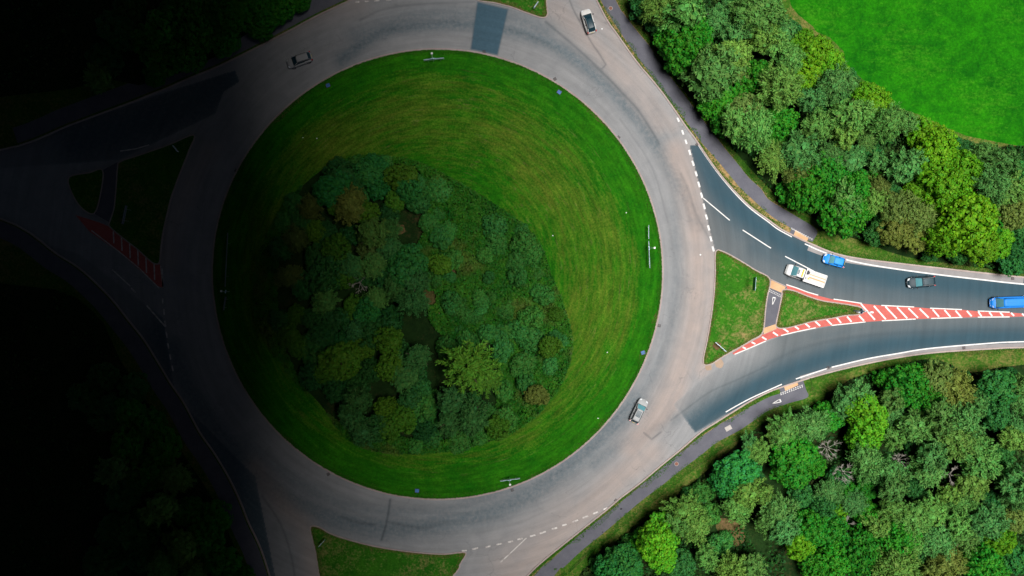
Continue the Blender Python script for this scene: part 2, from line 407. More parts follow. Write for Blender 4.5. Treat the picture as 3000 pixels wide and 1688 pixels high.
fr_w = W(V((590, 180), (600, 205), (560, 230), (540, 285), (300, 400), (-200, 440), (-200, 360), (220, 300), (400, 240)))
fr_sw = W(V((408, 800), (440, 1000), (520, 1080), (640, 1200), (690, 1449), (650, 1449), (560, 1200), (420, 950), (250, 720), (-200, 560), (-200, 520), (200, 640), (330, 740)))
def soft_in(poly):
    d = poly_dist(P, poly + [poly[0]])
    return np.clip(0.5 + np.where(inside(P, poly), d, -d) / 0.3, 0, 1)
fresh = soft_in(fr_s) * np.clip(0.12 + poly_dist(P, W(V((1698, 1018), (1735, 970), (1800, 918), (1880, 868)))) / 7.0, 0, 1)
fresh = np.maximum(fresh, inside(P, fr_e).astype(float))
fresh = np.maximum(fresh, 0.38 * soft_in(fr_w)); fresh = np.maximum(fresh, 0.35 * soft_in(fr_sw))
patch = soft_in(W(Q(1, 0, (2228, 20), (2535, 95), (2430, 555), (2160, 495))))
seam = np.maximum(seam, 0.25 * np.exp(-(poly_dist(P, W(Q(1, 0, (2228, 20), (2535, 95), (2430, 555), (2160, 495), (2228, 20)))) / 0.15) ** 2))
# inside the fresh surfacing "polish" says how dark: darker lanes, paler margins
f2 = np.zeros(len(P))
mx(f2, 1.0 * band(V((1745, 380), (1800, 465), (1900, 560), (2020, 635), (2200, 690), (2400, 715), (2576, 730), (3000, 750)), 3.4))
mx(f2, 0.55 * band(V((1900, 620), (2050, 690), (2250, 735), (2576, 765)), 2.2))
mx(f2, 1.0 * band(V((1730, 1075), (1840, 1010), (1980, 938), (2150, 884), (2350, 858), (2576, 848), (3000, 848)), 2.5))
mx(f2, 0.25 * band(V((2050, 850), (2200, 825), (2400, 812), (2576, 810)), 1.0))
mx(f2, 1.0 * band(V((580, 200), (400, 290), (200, 350)), 5)); mx(f2, 1.0 * band(V((420, 850), (520, 1050), (640, 1250), (660, 1449)), 5))
isf = fresh > 0
pol = np.where(isf, f2, pol)
dust = np.where(isf, dust * 0.35, dust * 0.88)
for nm, arr in (('dust', dust), ('polish', pol), ('fresh', fresh), ('patch', patch), ('seam', seam)):
    at = me.attributes.new(nm, 'FLOAT', 'POINT'); at.data.foreach_set('value', arr.astype(np.float32))
link_mesh('road', me, M['asphalt'])['kind'] = 'structure'

VZ = 0.10
for nm, poly, mt in (('grass_verge', ne_poly, 'verge_grass'), ('grass_verge', se_poly, 'verge_grass'), ('grass_verge', sw_poly, 'verge_grass'), ('grass_verge', nw_poly, 'verge_grass'),
                     ('roundabout_island', isl_poly, 'island_grass'), ('splitter_island', e1, 'splitter_grass'), ('splitter_island', e2, 'splitter_grass'),
                     ('splitter_island', n1, 'splitter_grass'), ('splitter_island', s1, 'splitter_grass'), ('splitter_island', w1, 'splitter_grass'), ('splitter_island', w2p, 'splitter_grass')):
    sheet(nm, poly, VZ, M[mt])
def ribbon(line, wl, wr, closed=False):
    p = np.array(line, float); n = len(p)
    if closed: tg = np.roll(p, -1, 0) - np.roll(p, 1, 0)
    else: tg = np.gradient(p, axis=0)
    tg /= np.linalg.norm(tg, axis=1)[:, None] + 1e-9
    nr = np.stack([-tg[:, 1], tg[:, 0]], 1)
    return p + nr * wl, p - nr * wr
def kerb(line, closed=False, w=0.13, top=0.125, name='kerb', mat='kerb'):
    a, b = ribbon(line, w, w, closed); n = len(line); v = []; f = []
    for i in range(n):
        v += [(a[i, 0], a[i, 1], 0.002), (a[i, 0], a[i, 1], top), (b[i, 0], b[i, 1], top), (b[i, 0], b[i, 1], 0.002)]
    for i in range(n if closed else n - 1):
        j = (i + 1) % n
        for k in range(3): f.append((i * 4 + k, i * 4 + k + 1, j * 4 + k + 1, j * 4 + k))
    o = mesh_pd(name, v, f, M[mat]); o['kind'] = 'structure'
    return o
for k in (ne_kerb, se_kerb, sw_kerb, nw_kerb): kerb(k)
kerb(isl_poly, True, 0.15)
for k in (e1, e2, n1, s1, w1, w2p): kerb(k, True, 0.11)

# footpaths
def strip_poly(inner, outer): return inner + outer[::-1]
pne_in = W(smooth([(1350, -900), (1640, -250)] + Q(2, 0, (890, 0), (1000, 190), (1110, 360), (1250, 560), (1400, 760), (1550, 960), (1680, 1130), (1800, 1290), (1900, 1430)) + Q(2, 1, (2050, 150), (2200, 330), (2300, 450), (2420, 560)) + Q(3, 1, (0, 700), (100, 772), (225, 848), (210, 900)), 4))
pne_out = W(smooth([(1400, -900), (1685, -250)] + Q(2, 0, (1040, 0), (1130, 150), (1260, 320), (1400, 490), (1490, 640), (1610, 800), (1750, 980), (1880, 1160), (2030, 1350)) + Q(2, 1, (2150, 60), (2260, 190), (2380, 340), (2500, 450)) + Q(3, 1, (0, 555), (150, 650), (300, 740), (490, 865), (445, 985)), 4))
sheet('footpath', strip_poly(pne_in, pne_out), VZ + 0.004, M['path'])
pse_in = W(smooth(Q(3, 2, (345, 930), (230, 985), (150, 1000), (112, 1010), (122, 1055), (60, 1078), (0, 1100)) + Q(2, 2, (2400, 1190), (2250, 1280), (2100, 1362), (1970, 1449)) + Q(2, 3, (1800, 120), (1600, 280), (1400, 450), (1250, 570), (1050, 740), (850, 900), (600, 1100), (400, 1280), (215, 1449)) + [(1370, 1930), (1240, 2150), (1150, 2800)], 4))
pse_out = W(smooth(Q(3, 2, (352, 930), (380, 1020), (395, 1100), (200, 1160), (0, 1235)) + Q(2, 2, (2450, 1320), (2350, 1388), (2270, 1440)) + Q(2, 3, (2050, 110), (1900, 230), (1700, 380), (1500, 540), (1300, 690), (1100, 860), (900, 1030), (700, 1190), (520, 1360), (420, 1449)) + [(1430, 1960), (1290, 2180), (1200, 2800)], 4))
sheet('footpath', strip_poly(pse_in, pse_out), VZ + 0.004, M['path'])
sw_line = [q for q in sw_kerb]
a_, b_ = ribbon(sw_kerb, 0.5, 3.4); a2_, b2_ = ribbon(sw_kerb, -0.5, 3.0)
sheet('footpath', [tuple(x) for x in (ribbon(sw_kerb, 3.1, 0)[0])] + [tuple(x) for x in ribbon(sw_kerb, 0.35, 0)[0]][::-1], VZ + 0.004, M['path'])
nw_cut = [q for q in nw_kerb if q[0] > -85 and q[1] < 62]
sheet('footpath', [tuple(x) for x in ribbon(nw_cut, 3.2, 0)[0]] + [tuple(x) for x in ribbon(nw_cut, 0.45, 0)[0]][::-1], VZ + 0.004, M['path'])
# the path that crosses the right-hand splitter island, and its left-hand twin
cross_e = W(V((1939, 704), (1978, 722), (1966, 752), (1958, 785), (1953, 826), (1920, 840), (1920, 800), (1927, 760)))
sheet('footpath', cross_e, VZ + 0.002, M['path'])
kerb([cross_e[0], cross_e[1]], top=0.06); kerb([cross_e[4], cross_e[5]], top=0.06)
# it stands between the two grass pieces: fill below it down to the road
sheet('footpath', W(Q(0, 1, (1040, 262), (1185, 185), (1170, 450), (1150, 650), (1105, 790), (950, 700), (1015, 500))), VZ, M['path'])
for q_ in (V((1940, 705), (1976, 722), (1969, 738), (1936, 724)), V((1919, 826), (1952, 815), (1953, 827), (1921, 840)),
           Q(3, 1, (275, 868), (405, 948), (385, 985), (256, 915)), Q(3, 2, (158, 990), (290, 934), (303, 976), (172, 1034))):
    sheet('tactile_paving', W(q_), VZ + 0.008, M['tactile'])
M['dry_strip'] = grass_mat('dry_verge_strip', (0.040, 0.110, 0.010), (0.060, 0.130, 0.012), (0.300, 0.190, 0.085), 0.40, 0.55)
def between(line, w0, w1, lo, hi, mat, z):
    ln = [q for q in line if lo[0] < q[0] < hi[0] and lo[1] < q[1] < hi[1]]
    a, b = ribbon(ln, w1, -w0); sheet('dry_verge_strip', [tuple(x) for x in a] + [tuple(x) for x in b][::-1], VZ + z, M[mat])
between(ne_kerb, 0.2, 1.15, (-5, -4), (50, 58), 'dry_strip', 0.002)
between(se_kerb, 0.55, 1.2, (2, -56), (38, -11), 'dry_strip', 0.002)
between([q for q in pne_out], 0.0, 0.35, (-5, 2), (47, 58), 'dry_strip', 0.003)
# paved shoulders outside the white edge lines of the right-hand arm
sh1 = W(smooth(Q(3, 1, (420, 1000), (600, 1066), (760, 1112), (1000, 1152), (1400, 1200), (1700, 1234), (2200, 1290), (2575, 1330)), 4))
a_, b_ = ribbon(sh1, -0.14, 1.25)
sheet('road_shoulder', [tuple(x) for x in a_] + [tuple(x) for x in b_][::-1], 0.008, M['shoulder'])
sh2 = W(smooth(Q(3, 2, (2575, 597), (2300, 607), (1750, 642), (1400, 683), (1000, 757), (600, 852), (330, 930)), 4))
a_, b_ = ribbon(sh2, -0.14, 0.75)
sheet('road_shoulder', [tuple(x) for x in a_] + [tuple(x) for x in b_][::-1], 0.008, M['shoulder'])

# red surfacing round the splitter island
red_out = Q(3, 1, (180, 1408), (280, 1440)) + Q(3, 2, (400, 50), (500, 76), (640, 112), (940, 156), (1140, 176), (1470, 192), (1630, 206), (1950, 219), (2110, 234), (2430, 246), (2575, 258)) + [(3090, 926)] + Q(3, 2, (2575, 286), (2430, 290), (2110, 293), (1950, 297), (1640, 306), (1480, 313), (1140, 331), (980, 341), (640, 378), (480, 401), (130, 480), (0, 520)) + Q(2, 2, (2400, 600), (2235, 672), (2215, 655))
sheet('red_surfacing', W(red_out + Q(2, 2, (2350, 570), (2500, 492)) + V((1921, 838), (1953, 826), (1980, 724))), 0.008, M['red'])
sheet('red_surfacing', W(Q(0, 1, (760, 715), (1000, 790), (1110, 835), (1380, 1055), (1500, 1165), (1560, 1205), (1610, 1215), (1640, 1449), (1590, 1430), (1200, 1090), (900, 880))), 0.008, M['red'])

# painted markings
def quad_line(pts, w):
    pts = W(pts); out = []
    a, b = ribbon(pts, w / 2, w / 2)
    for i in range(len(pts) - 1): out.append([a[i], a[i + 1], b[i + 1], b[i]])
    return out
def marks(name, qs, z, mat):
    v = []; f = []
    for q in qs:
        n = len(v)
        area = sum(q[i][0] * q[(i + 1) % len(q)][1] - q[(i + 1) % len(q)][0] * q[i][1] for i in range(len(q)))
        if area < 0: q = q[::-1]
        v += [(x[0], x[1], z) for x in q]; f.append(tuple(range(n, n + len(q))))
    mesh_pd(name, v, f, M[mat])['kind'] = 'structure'
mk = []; wn_ = []
for s_ in ([(1663, 1185), (1680, 1225)], [(1710, 1310), (1725, 1355)], [(1743, 1405), (1758, 1449)]): mk += quad_line(Q(2, 0, *s_), 0.30)
for s_ in ([(1780, 60), (1795, 110)], [(1812, 170), (1830, 220)], [(1845, 275), (1860, 325)], [(1872, 380), (1888, 435)], [(1900, 490), (1916, 545)], [(1925, 600), (1940, 655)], [(1948, 710), (1965, 760)],
           [(1970, 818), (1985, 870)], [(1993, 930), (2008, 980)], [(2016, 1030), (2030, 1080)]): mk += quad_line(Q(2, 1, *s_), 0.32)
mk += quad_line(Q(2, 1, (1918, 540), (2190, 768)), 0.17) + quad_line(Q(2, 1, (2320, 865), (2575, 1030), (2605, 1048)), 0.17) + quad_line(Q(3, 1, (172, 1130), (330, 1212), (460, 1280)), 0.17)
mk += quad_line(smooth(Q(2, 1, (1872, 8), (1990, 182), (2110, 342), (2250, 505), (2400, 652), (2575, 782)) + Q(3, 1, (100, 858), (240, 935)), 4), 0.17)
mk += quad_line(smooth(Q(3, 1, (370, 1004), (480, 1056), (590, 1100)), 4), 0.20)
mk += quad_line(smooth(Q(3, 1, (620, 1108), (780, 1162), (1000, 1211), (1300, 1259), (1700, 1313), (2200, 1371), (2575, 1411)) + [(3400, 870), (4400, 930)], 5), 0.22)
mk += quad_line(smooth([(4400, 1035), (3400, 995)] + Q(3, 2, (2575, 540), (2100, 566), (1600, 611), (1300, 660), (1000, 712), (640, 797)), 5), 0.20)
mk += quad_line(Q(3, 2, (600, 808), (420, 868), (280, 915)), 0.18) + quad_line(smooth(Q(3, 2, (140, 968), (0, 1030)) + Q(2, 2, (2400, 1110), (2250, 1190), (2150, 1248)), 4), 0.18)
for a_ in ([(-245, -30), (-60, 18), (0, 0)],): pass
mk += quad_line(Q(3, 1, (185, 1415), (290, 1449)) + Q(3, 2, (400, 42), (505, 72)), 0.17)
for s_ in ([(660, 112), (800, 132), (945, 155)], [(1140, 175), (1470, 191)], [(1630, 203), (1950, 217)], [(2110, 231), (2430, 243)], [(130, 478), (300, 437), (480, 400)], [(640, 376), (980, 341)], [(1145, 330), (1485, 312)], [(1640, 306), (1955, 296)], [(2110, 293), (2430, 291)]):
    mk += quad_line(Q(3, 2, *s_), 0.17)
mk += quad_line(Q(2, 2, (2238, 668), (2400, 600), (2552, 534)), 0.17)
for a_, b_ in (((50, 445), (100, 480)), ((150, 405), (205, 443)), ((255, 375), (310, 415)), ((360, 345), (420, 395)), ((460, 322), (525, 382)), ((590, 318), (640, 368)), ((685, 290), (735, 352)), ((795, 287), (840, 340)), ((915, 278), (965, 330)),
               ((935, 160), (1075, 320)), ((1065, 180), (1185, 315)), ((1180, 185), (1295, 308)), ((1298, 195), (1400, 305)), ((1412, 203), (1508, 300)), ((1525, 208), (1615, 298)), ((1655, 215), (1720, 290)), ((1775, 222), (1835, 290)),
               ((1885, 226), (1940, 290)), ((2000, 230), (2048, 285)), ((2115, 240), (2148, 285)), ((2225, 243), (2255, 282)), ((2335, 245), (2365, 282)), ((2445, 250), (2475, 280)), ((2555, 258), (2580, 280))):
    mk += quad_line(Q(3, 2, a_, b_), 0.27)
for a_, b_ in (((2515, 492), (2560, 520)), ((2410, 545), (2448, 563)), ((2320, 595), (2352, 610))): mk += quad_line(Q(2, 2, a_, b_), 0.27)
marks('road_marking', mk, 0.012, 'paint')
wn_ = []
for s_ in ([(2070, 1195), (2120, 1190)], [(2175, 1180), (2235, 1165)], [(2310, 1160), (2360, 1145)], [(2420, 1133), (2475, 1120)], [(2535, 1108), (2585, 1096)]): wn_ += quad_line(Q(1, 3, *s_), 0.26)
for s_ in ([(55, 1080), (105, 1070)], [(180, 1050), (235, 1035)], [(280, 1020), (340, 1000)], [(400, 978), (455, 962)], [(505, 940), (550, 928)], [(610, 905), (665, 885)], [(710, 862), (765, 845)], [(815, 822), (865, 803)], [(920, 780), (960, 762)]): wn_ += quad_line(Q(2, 3, *s_), 0.26)
wn_ += quad_line(Q(2, 3, (-115, 1310), (0, 1203), (145, 1065)), 0.16)
for s_ in ([(1000, 24), (1040, 20)], [(1095, 17), (1138, 12)], [(1190, 10), (1240, 5)], [(1310, 2), (1360, -4)]): wn_ += quad_line(Q(1, 0, *s_), 0.24)
for s_ in ([(1635, 100), (1638, 160)], [(1648, 212), (1652, 270)], [(1658, 330), (1666, 390)], [(1672, 440), (1682, 500)], [(1688, 555), (1698, 610)], [(1708, 668), (1718, 722)], [(1730, 780), (1742, 835)], [(1475, 175), (1660, 385)], [(1320, 0), (1362, 45)]): wn_ += quad_line(Q(0, 2, *s_), 0.24)
for s_ in ([(1130, 1265), (1310, 1430)], [(1210, 72), (1360, 50), (1500, 10)], [(1615, 1225), (1640, 1440)]): wn_ += quad_line(Q(0, 1, *s_), 0.18)
wn_ += quad_line(Q(0, 1, (920, 870), (1200, 1085), (1400, 1250), (1600, 1449)), 0.17)
for k in range(7):
    x = 1140 + k * 82; y0 = 880 + k * 62
    wn_ += quad_line(Q(0, 1, (x, y0), (x + 6, y0 + 120 + 12 * k)), 0.22)
marks('road_marking', wn_, 0.012, 'worn_paint')
pm = []
def dashes(a, b, n, w, duty=0.55):
    out = []
    for i in range(n):
        t0 = i / n; t1 = t0 + duty / n
        p0 = (a[0] + (b[0] - a[0]) * t0, a[1] + (b[1] - a[1]) * t0); p1 = (a[0] + (b[0] - a[0]) * t1, a[1] + (b[1] - a[1]) * t1)
        out += quad_line([p0, p1], w)
    return out
pm += dashes(*Q(3, 1, (232, 845), (455, 962)), 11, 0.10) + dashes(*Q(3, 1, (238, 858), (452, 970)), 11, 0.06)
pm += dashes(*Q(3, 2, (122, 1058), (355, 972)), 11, 0.12) + dashes(*Q(3, 2, (124, 1074), (358, 988)), 11, 0.12) + dashes(*V((1936, 729), (1966, 744)), 8, 0.10) + dashes(*V((1935, 733), (1965, 748)), 8, 0.10)
# give-way triangles on the paths: outline, one thick base and two slanting sides
def tri(apex, b0, b1, w):
    return quad_line([apex, b0], w) + quad_line([apex, b1], w) + quad_line([b0, b1], w * 2.0)
pm += tri(*Q(3, 2, (42, 172), (45, 95), (75, 100)), 0.10)
pm += tri(*Q(3, 2, (40, 1163), (115, 1118), (128, 1145)), 0.12)
marks('path_marking', pm, VZ + 0.012, 'paint')

# field and woodland floors
field = W(Q(3, 0, (60, -900), (170, -200), (230, 60), (300, 150), (450, 270), (480, 320), (620, 380), (760, 520), (780, 640), (960, 810), (1090, 850), (1220, 985), (1300, 1085), (1500, 1150), (1700, 1240), (1800, 1290), (2000, 1370), (2300, 1430), (2700, 1500)) + [(4400, 760), (4400, -1150), (2200, -1150)])
sheet('field', field, VZ + 0.004, M['field_grass'])
wood_ne = W(smooth([(1850, -400)] + Q(2, 0, (1150, -120), (1330, 250), (1530, 600), (1800, 950), (2040, 1270)) + Q(2, 1, (2200, 30), (2500, 360)) + Q(3, 1, (150, 560), (480, 760), (560, 880), (900, 960), (1200, 1080), (1500, 1160), (1900, 1215), (2300, 1265), (2700, 1310)) + [(3500, 790), (3500, 450), (3100, 424)] + Q(3, 0, (2300, 1480), (1900, 1420), (1500, 1230), (1100, 950), (760, 680), (560, 470), (250, 280), (60, 40), (0, -300)), 3, True))
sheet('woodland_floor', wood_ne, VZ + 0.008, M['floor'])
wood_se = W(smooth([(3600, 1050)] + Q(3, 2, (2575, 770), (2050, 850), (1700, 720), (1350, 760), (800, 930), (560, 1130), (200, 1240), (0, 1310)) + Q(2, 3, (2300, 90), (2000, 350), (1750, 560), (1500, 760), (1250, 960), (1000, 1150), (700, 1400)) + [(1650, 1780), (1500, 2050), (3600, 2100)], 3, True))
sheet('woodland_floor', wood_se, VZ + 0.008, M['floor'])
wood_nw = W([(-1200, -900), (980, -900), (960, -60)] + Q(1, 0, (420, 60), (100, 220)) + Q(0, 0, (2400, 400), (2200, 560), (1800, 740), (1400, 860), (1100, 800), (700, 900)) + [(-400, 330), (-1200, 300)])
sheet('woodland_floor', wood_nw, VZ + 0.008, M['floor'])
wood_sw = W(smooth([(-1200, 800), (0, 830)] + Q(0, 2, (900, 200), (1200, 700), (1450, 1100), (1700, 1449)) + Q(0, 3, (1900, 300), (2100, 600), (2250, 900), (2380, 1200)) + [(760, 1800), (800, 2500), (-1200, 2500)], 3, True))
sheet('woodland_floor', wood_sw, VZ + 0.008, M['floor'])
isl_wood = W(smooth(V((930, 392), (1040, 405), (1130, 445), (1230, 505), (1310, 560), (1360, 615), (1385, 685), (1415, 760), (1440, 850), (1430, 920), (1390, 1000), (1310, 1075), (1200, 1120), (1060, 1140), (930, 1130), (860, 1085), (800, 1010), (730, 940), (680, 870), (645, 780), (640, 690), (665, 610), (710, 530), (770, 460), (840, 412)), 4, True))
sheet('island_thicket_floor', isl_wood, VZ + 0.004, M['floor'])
def blob(cx, cy, r, n=14):
    return [(cx + r * (0.75 + 0.4 * random.random()) * math.cos(a), cy + r * (0.75 + 0.4 * random.random()) * math.sin(a)) for a in np.linspace(0, 2 * math.pi, n, endpoint=False)]
for (c_, r_, pt, rad, z) in ((1, 2, (1780, 90), 110, 0.012), (1, 1, (1450, 860), 60, 0.012), (1, 1, (1980, 1330), 100, 0.012), (2, 2, (2060, 580), 42, 0.006), (2, 2, (2080, 755), 50, -0.088), (2, 2, (1975, 800), 35, -0.0885), (2, 3, (2200, 1000), 150, 0.014), (2, 3, (1930, 530), 60, 0.014)):
    px = Q(c_, r_, pt)[0]
    sheet('bare_earth', W(smooth(blob(px[0], px[1], rad * 0.29), 3, True)), VZ + z, M['mud' if z < 0 else 'bare'])


# ------------------------------------------------------------------ added clouds, out of view, placed to shade the west of the place
def shade_cloud(name, seed, x0, x1, y0, y1, step, r0, z0, mat):
    """added light blocker: overlapping billows with smaller ones along its broken edge"""
    r = np.random.default_rng(seed)
    bm = bmesh.new(); bmesh.ops.create_icosphere(bm, subdivisions=2, radius=1.0)
    bv = np.array([v.co[:] for v in bm.verts]); bf = np.array([[v.index for v in f.verts] for f in bm.faces]); bm.free()
    cs = []
    row = 0
    y = y0
    while y <= y1:
        xe = x1 - r0 * 0.8 + r.normal(0, 2.5)
        x = xe
        while x > x0:
            cs.append((x + r.normal(0, 1.5), y + r.normal(0, 1.5), z0 + r0 * 0.75 + r.normal(0, 2), r0 * r.uniform(.95, 1.15)))
            x -= step
        for k in range(5):
            rr = r0 * r.uniform(.18, .4); cs.append((x1 - rr + r.normal(0, 3), y + r.uniform(-step, step) / 2, z0 + r.uniform(0.2, 0.9) * r0, rr))
        y += step * 0.8; row += 1
    cs = np.array(cs)
    lump = 1 + 0.09 * np.sin(bv @ r.normal(0, 3, (3, 1)) * 2).ravel()
    v = (bv * lump[:, None])[None] * (cs[:, 3][:, None, None] * np.array([1, 1, .8])) + cs[:, None, :3]
    f = bf[None] + (np.arange(len(cs)) * len(bv))[:, None, None]
    v = v.reshape(-1, 3); f = f.reshape(-1, 3)
    me_ = bpy.data.meshes.new(name); me_.vertices.add(len(v)); me_.loops.add(len(f) * 3); me_.polygons.add(len(f))
    me_.vertices.foreach_set('co', v.ravel().astype(np.float32)); me_.loops.foreach_set('vertex_index', f.ravel().astype(np.int32))
    me_.polygons.foreach_set('loop_start', np.arange(0, len(f) * 3, 3, dtype=np.int32)); me_.polygons.foreach_set('loop_total', np.full(len(f), 3, dtype=np.int32))
    me_.polygons.foreach_set('use_smooth', np.ones(len(f), bool))
    me_.update(); o = link_mesh(name, me_, mat); o['kind'] = 'structure'
M['blocker'] = plain('blocker_grey', (0.07, 0.072, 0.076), 1.0, 0.0, var=0.15, scale=0.02)
BLOCKER_Z = 152.0
EDGE = -3.2 + BLOCKER_Z / math.tan(R_(SUN_EL))
shade_cloud('shade_cloud', 5, -800, EDGE, -420, 420, 32, 27, BLOCKER_Z, M['blocker'])
# more added clouds block the sky on the east, north and south
shade_cloud('shade_cloud', 6, 172, 700, -420, 420, 32, 27, BLOCKER_Z + 6, M['blocker'])
shade_cloud('shade_cloud', 7, EDGE - 20, 195, 112, 420, 32, 27, BLOCKER_Z + 3, M['blocker'])
shade_cloud('shade_cloud', 8, EDGE - 20, 195, -420, -112, 32, 27, BLOCKER_Z + 3, M['blocker'])

# ------------------------------------------------------------------ foliage
def leaf_mat(name, varied=None):
    t = NT(name)
    if varied is None:
        oi = t.new('ShaderNodeObjectInfo'); base = oi.outputs['Color']
    else:
        f = t.ramp(t.noise(0.33, 4, 0.65), 0.32, 0.68)
        base = t.mix(f, varied[0], varied[1])
        base = t.mix(t.ramp(t.noise(0.11, 3, 0.6), 0.55, 0.72), base, varied[2])
    g = t.new('ShaderNodeNewGeometry')
    r = g.outputs['Random Per Island']
    sc = t.ramp(r, 0, 1, 0.76, 1.24)
    mul = t.new('ShaderNodeVectorMath', operation='SCALE'); t.l.new(base, mul.inputs[0]); t.l.new(sc, mul.inputs['Scale'])
    hue = t.new('ShaderNodeHueSaturation'); t.l.new(mul.outputs[0], hue.inputs['Color'])
    r2 = t.math('FRACT', t.math('MULTIPLY', r, 17.3))
    t.l.new(t.ramp(r2, 0, 1, 0.478, 0.518), hue.inputs['Hue'])
    col = hue.outputs[0]
    t.set(t.b.inputs['Base Color'], col); t.b.inputs['Roughness'].default_value = 0.62
    t.b.inputs['Specular IOR Level'].default_value = 0.12
    tr = t.new('ShaderNodeBsdfTranslucent'); t.l.new(col, tr.inputs[0])
    mxs = t.new('ShaderNodeMixShader'); mxs.inputs[0].default_value = 0.14
    t.l.new(t.b.outputs[0], mxs.inputs[1]); t.l.new(tr.outputs[0], mxs.inputs[2]); t.l.new(mxs.outputs[0], t.out.inputs[0])
    return t.m
M['leaf'] = leaf_mat('leaves')
M['bark'] = plain('bark', (0.10, 0.075, 0.055), 0.9, 0.1, var=0.3)
M['pale_bark'] = plain('pale_bark', (0.27, 0.25, 0.215), 0.9, 0.1, var=0.25)

def unit(v): return v / (np.linalg.norm(v, axis=-1, keepdims=True) + 1e-9)
def make_quads(c, nrm, axis, ln, wd, r):
    """quads centred at c, facing nrm, long axis near `axis`"""
    a = unit(axis - nrm * (axis * nrm).sum(-1, keepdims=True))
    b = np.cross(nrm, a)
    l = ln[:, None] * 0.5; w = wd[:, None] * 0.5
    # lens-shaped leaf: tip, side, base, side, with the sides a little nearer to the tip and drooped
    q = np.stack([c + a * l, c + b * w + nrm * w * 0.25, c - a * l, c - b * w + nrm * w * 0.25], 1)
    return q
def sph(n, r, zlo=-1.0):
    z = r.uniform(zlo, 1, n); a = r.uniform(0, 2 * math.pi, n); s = np.sqrt(1 - z * z)
    return np.stack([s * np.cos(a), s * np.sin(a), z], 1)
def lobed(d, r, amp=0.22, k=7):
    """radius of an irregular crown in direction d"""
    ax = sph(k, r); am = r.uniform(0.4, 1, k)
    v = np.zeros(len(d))
    for a, m in zip(ax, am): v += m * np.maximum(0, d @ a) ** 5
    v = v / v.max()
    return 1 - amp + amp * v
def even_dirs(n, r, zlo):
    i = np.arange(n) + 0.5
    z = 1 - (1 - zlo) * i / n; a = i * 2.39996 + r.uniform(0, 6.28)
    s = np.sqrt(np.maximum(0, 1 - z * z))
    return unit(np.stack([s * np.cos(a), s * np.sin(a), z], 1) + r.normal(0, 0.10, (n, 3)))
def crown_clumpy(seed, nclump=64, per=46, rc=0.20, leaf=0.085, squash=0.78, amp=0.25, zlo=-0.65):
    r = np.random.default_rng(seed)
    d = even_dirs(nclump, r, zlo)
    rad = lobed(d, r, amp)
    cc = d * (rad * r.uniform(0.72, 1.0, nclump) * 0.86)[:, None] * np.array([1, 1, squash])
    keep = r.uniform(0, 1, nclump) > 0.06
    cc = cc[keep]; d = d[keep]
    n = len(cc) * per
    ci = np.repeat(np.arange(len(cc)), per)
    rs = (rc * r.uniform(0.65, 1.25, len(cc)))[ci]
    u = unit(sph(n, r) + 0.75 * (unit(d + np.array([0, 0, 0.7])))[ci])
    p = cc[ci] + u * (rs * r.uniform(0.72, 1.05, n))[:, None] * np.array([1, 1, 0.85])
    nr = unit(u + r.normal(0, 0.38, (n, 3)) + np.array([0, 0, 0.25]))
    q1 = make_quads(p, nr, sph(n, r), leaf * r.uniform(0.8, 1.7, n), leaf * r.uniform(0.7, 1.2, n), r)
    m = 420                                               # inner leaves close the crown
    dd = sph(m, r, zlo); p2 = dd * (lobed(dd, r, amp) * r.uniform(0.45, 0.70, m))[:, None] * np.array([1, 1, squash])
    q2 = make_quads(p2, unit(dd + r.normal(0, .3, (m, 3))), sph(m, r), np.full(m, 0.2), np.full(m, 0.15), r)
    return np.concatenate([q1, q2])
def crown_feathery(seed, nspray=74, per=44, squash=0.8, leaf=0.075, zlo=-0.5, spread=0.085, amp=0.38):
    r = np.random.default_rng(seed)
    d = even_dirs(nspray, r, zlo)
    rad = lobed(d, r, amp, 9) * r.uniform(0.72, 1.08, nspray)
    n = nspray * per
    i = np.repeat(np.arange(nspray), per)
    axis = unit(d + np.array([0, 0, 0.22]) + r.normal(0, 0.16, (nspray, 3)))
    tpos = r.uniform(0.0, 1, n) ** 0.75
    start = d * (rad * 0.42)[:, None]; tip = start + axis * (rad * 0.56)[:, None]
    sp = spread * (1.25 - 0.75 * tpos)
    off = r.normal(0, 1, (n, 3)) * sp[:, None]
    p = (start[i] * (1 - tpos)[:, None] + tip[i] * tpos[:, None] + off) * np.array([1, 1, squash])
    nr = unit(r.normal(0, 0.75, (n, 3)) + np.array([0, 0, 0.75]) + 0.4 * d[i])
    q1 = make_quads(p, nr, unit(axis[i] + r.normal(0, 0.45, (n, 3))), leaf * r.uniform(1.1, 2.2, n), leaf * r.uniform(0.4, 0.75, n), r)
    m = 380
    dd = sph(m, r, zlo); p2 = dd * (r.uniform(0.30, 0.55, m))[:, None] * np.array([1, 1, squash])
    q2 = make_quads(p2, unit(dd + r.normal(0, .3, (m, 3))), sph(m, r), np.full(m, 0.2), np.full(m, 0.14), r)
    return np.concatenate([q1, q2])
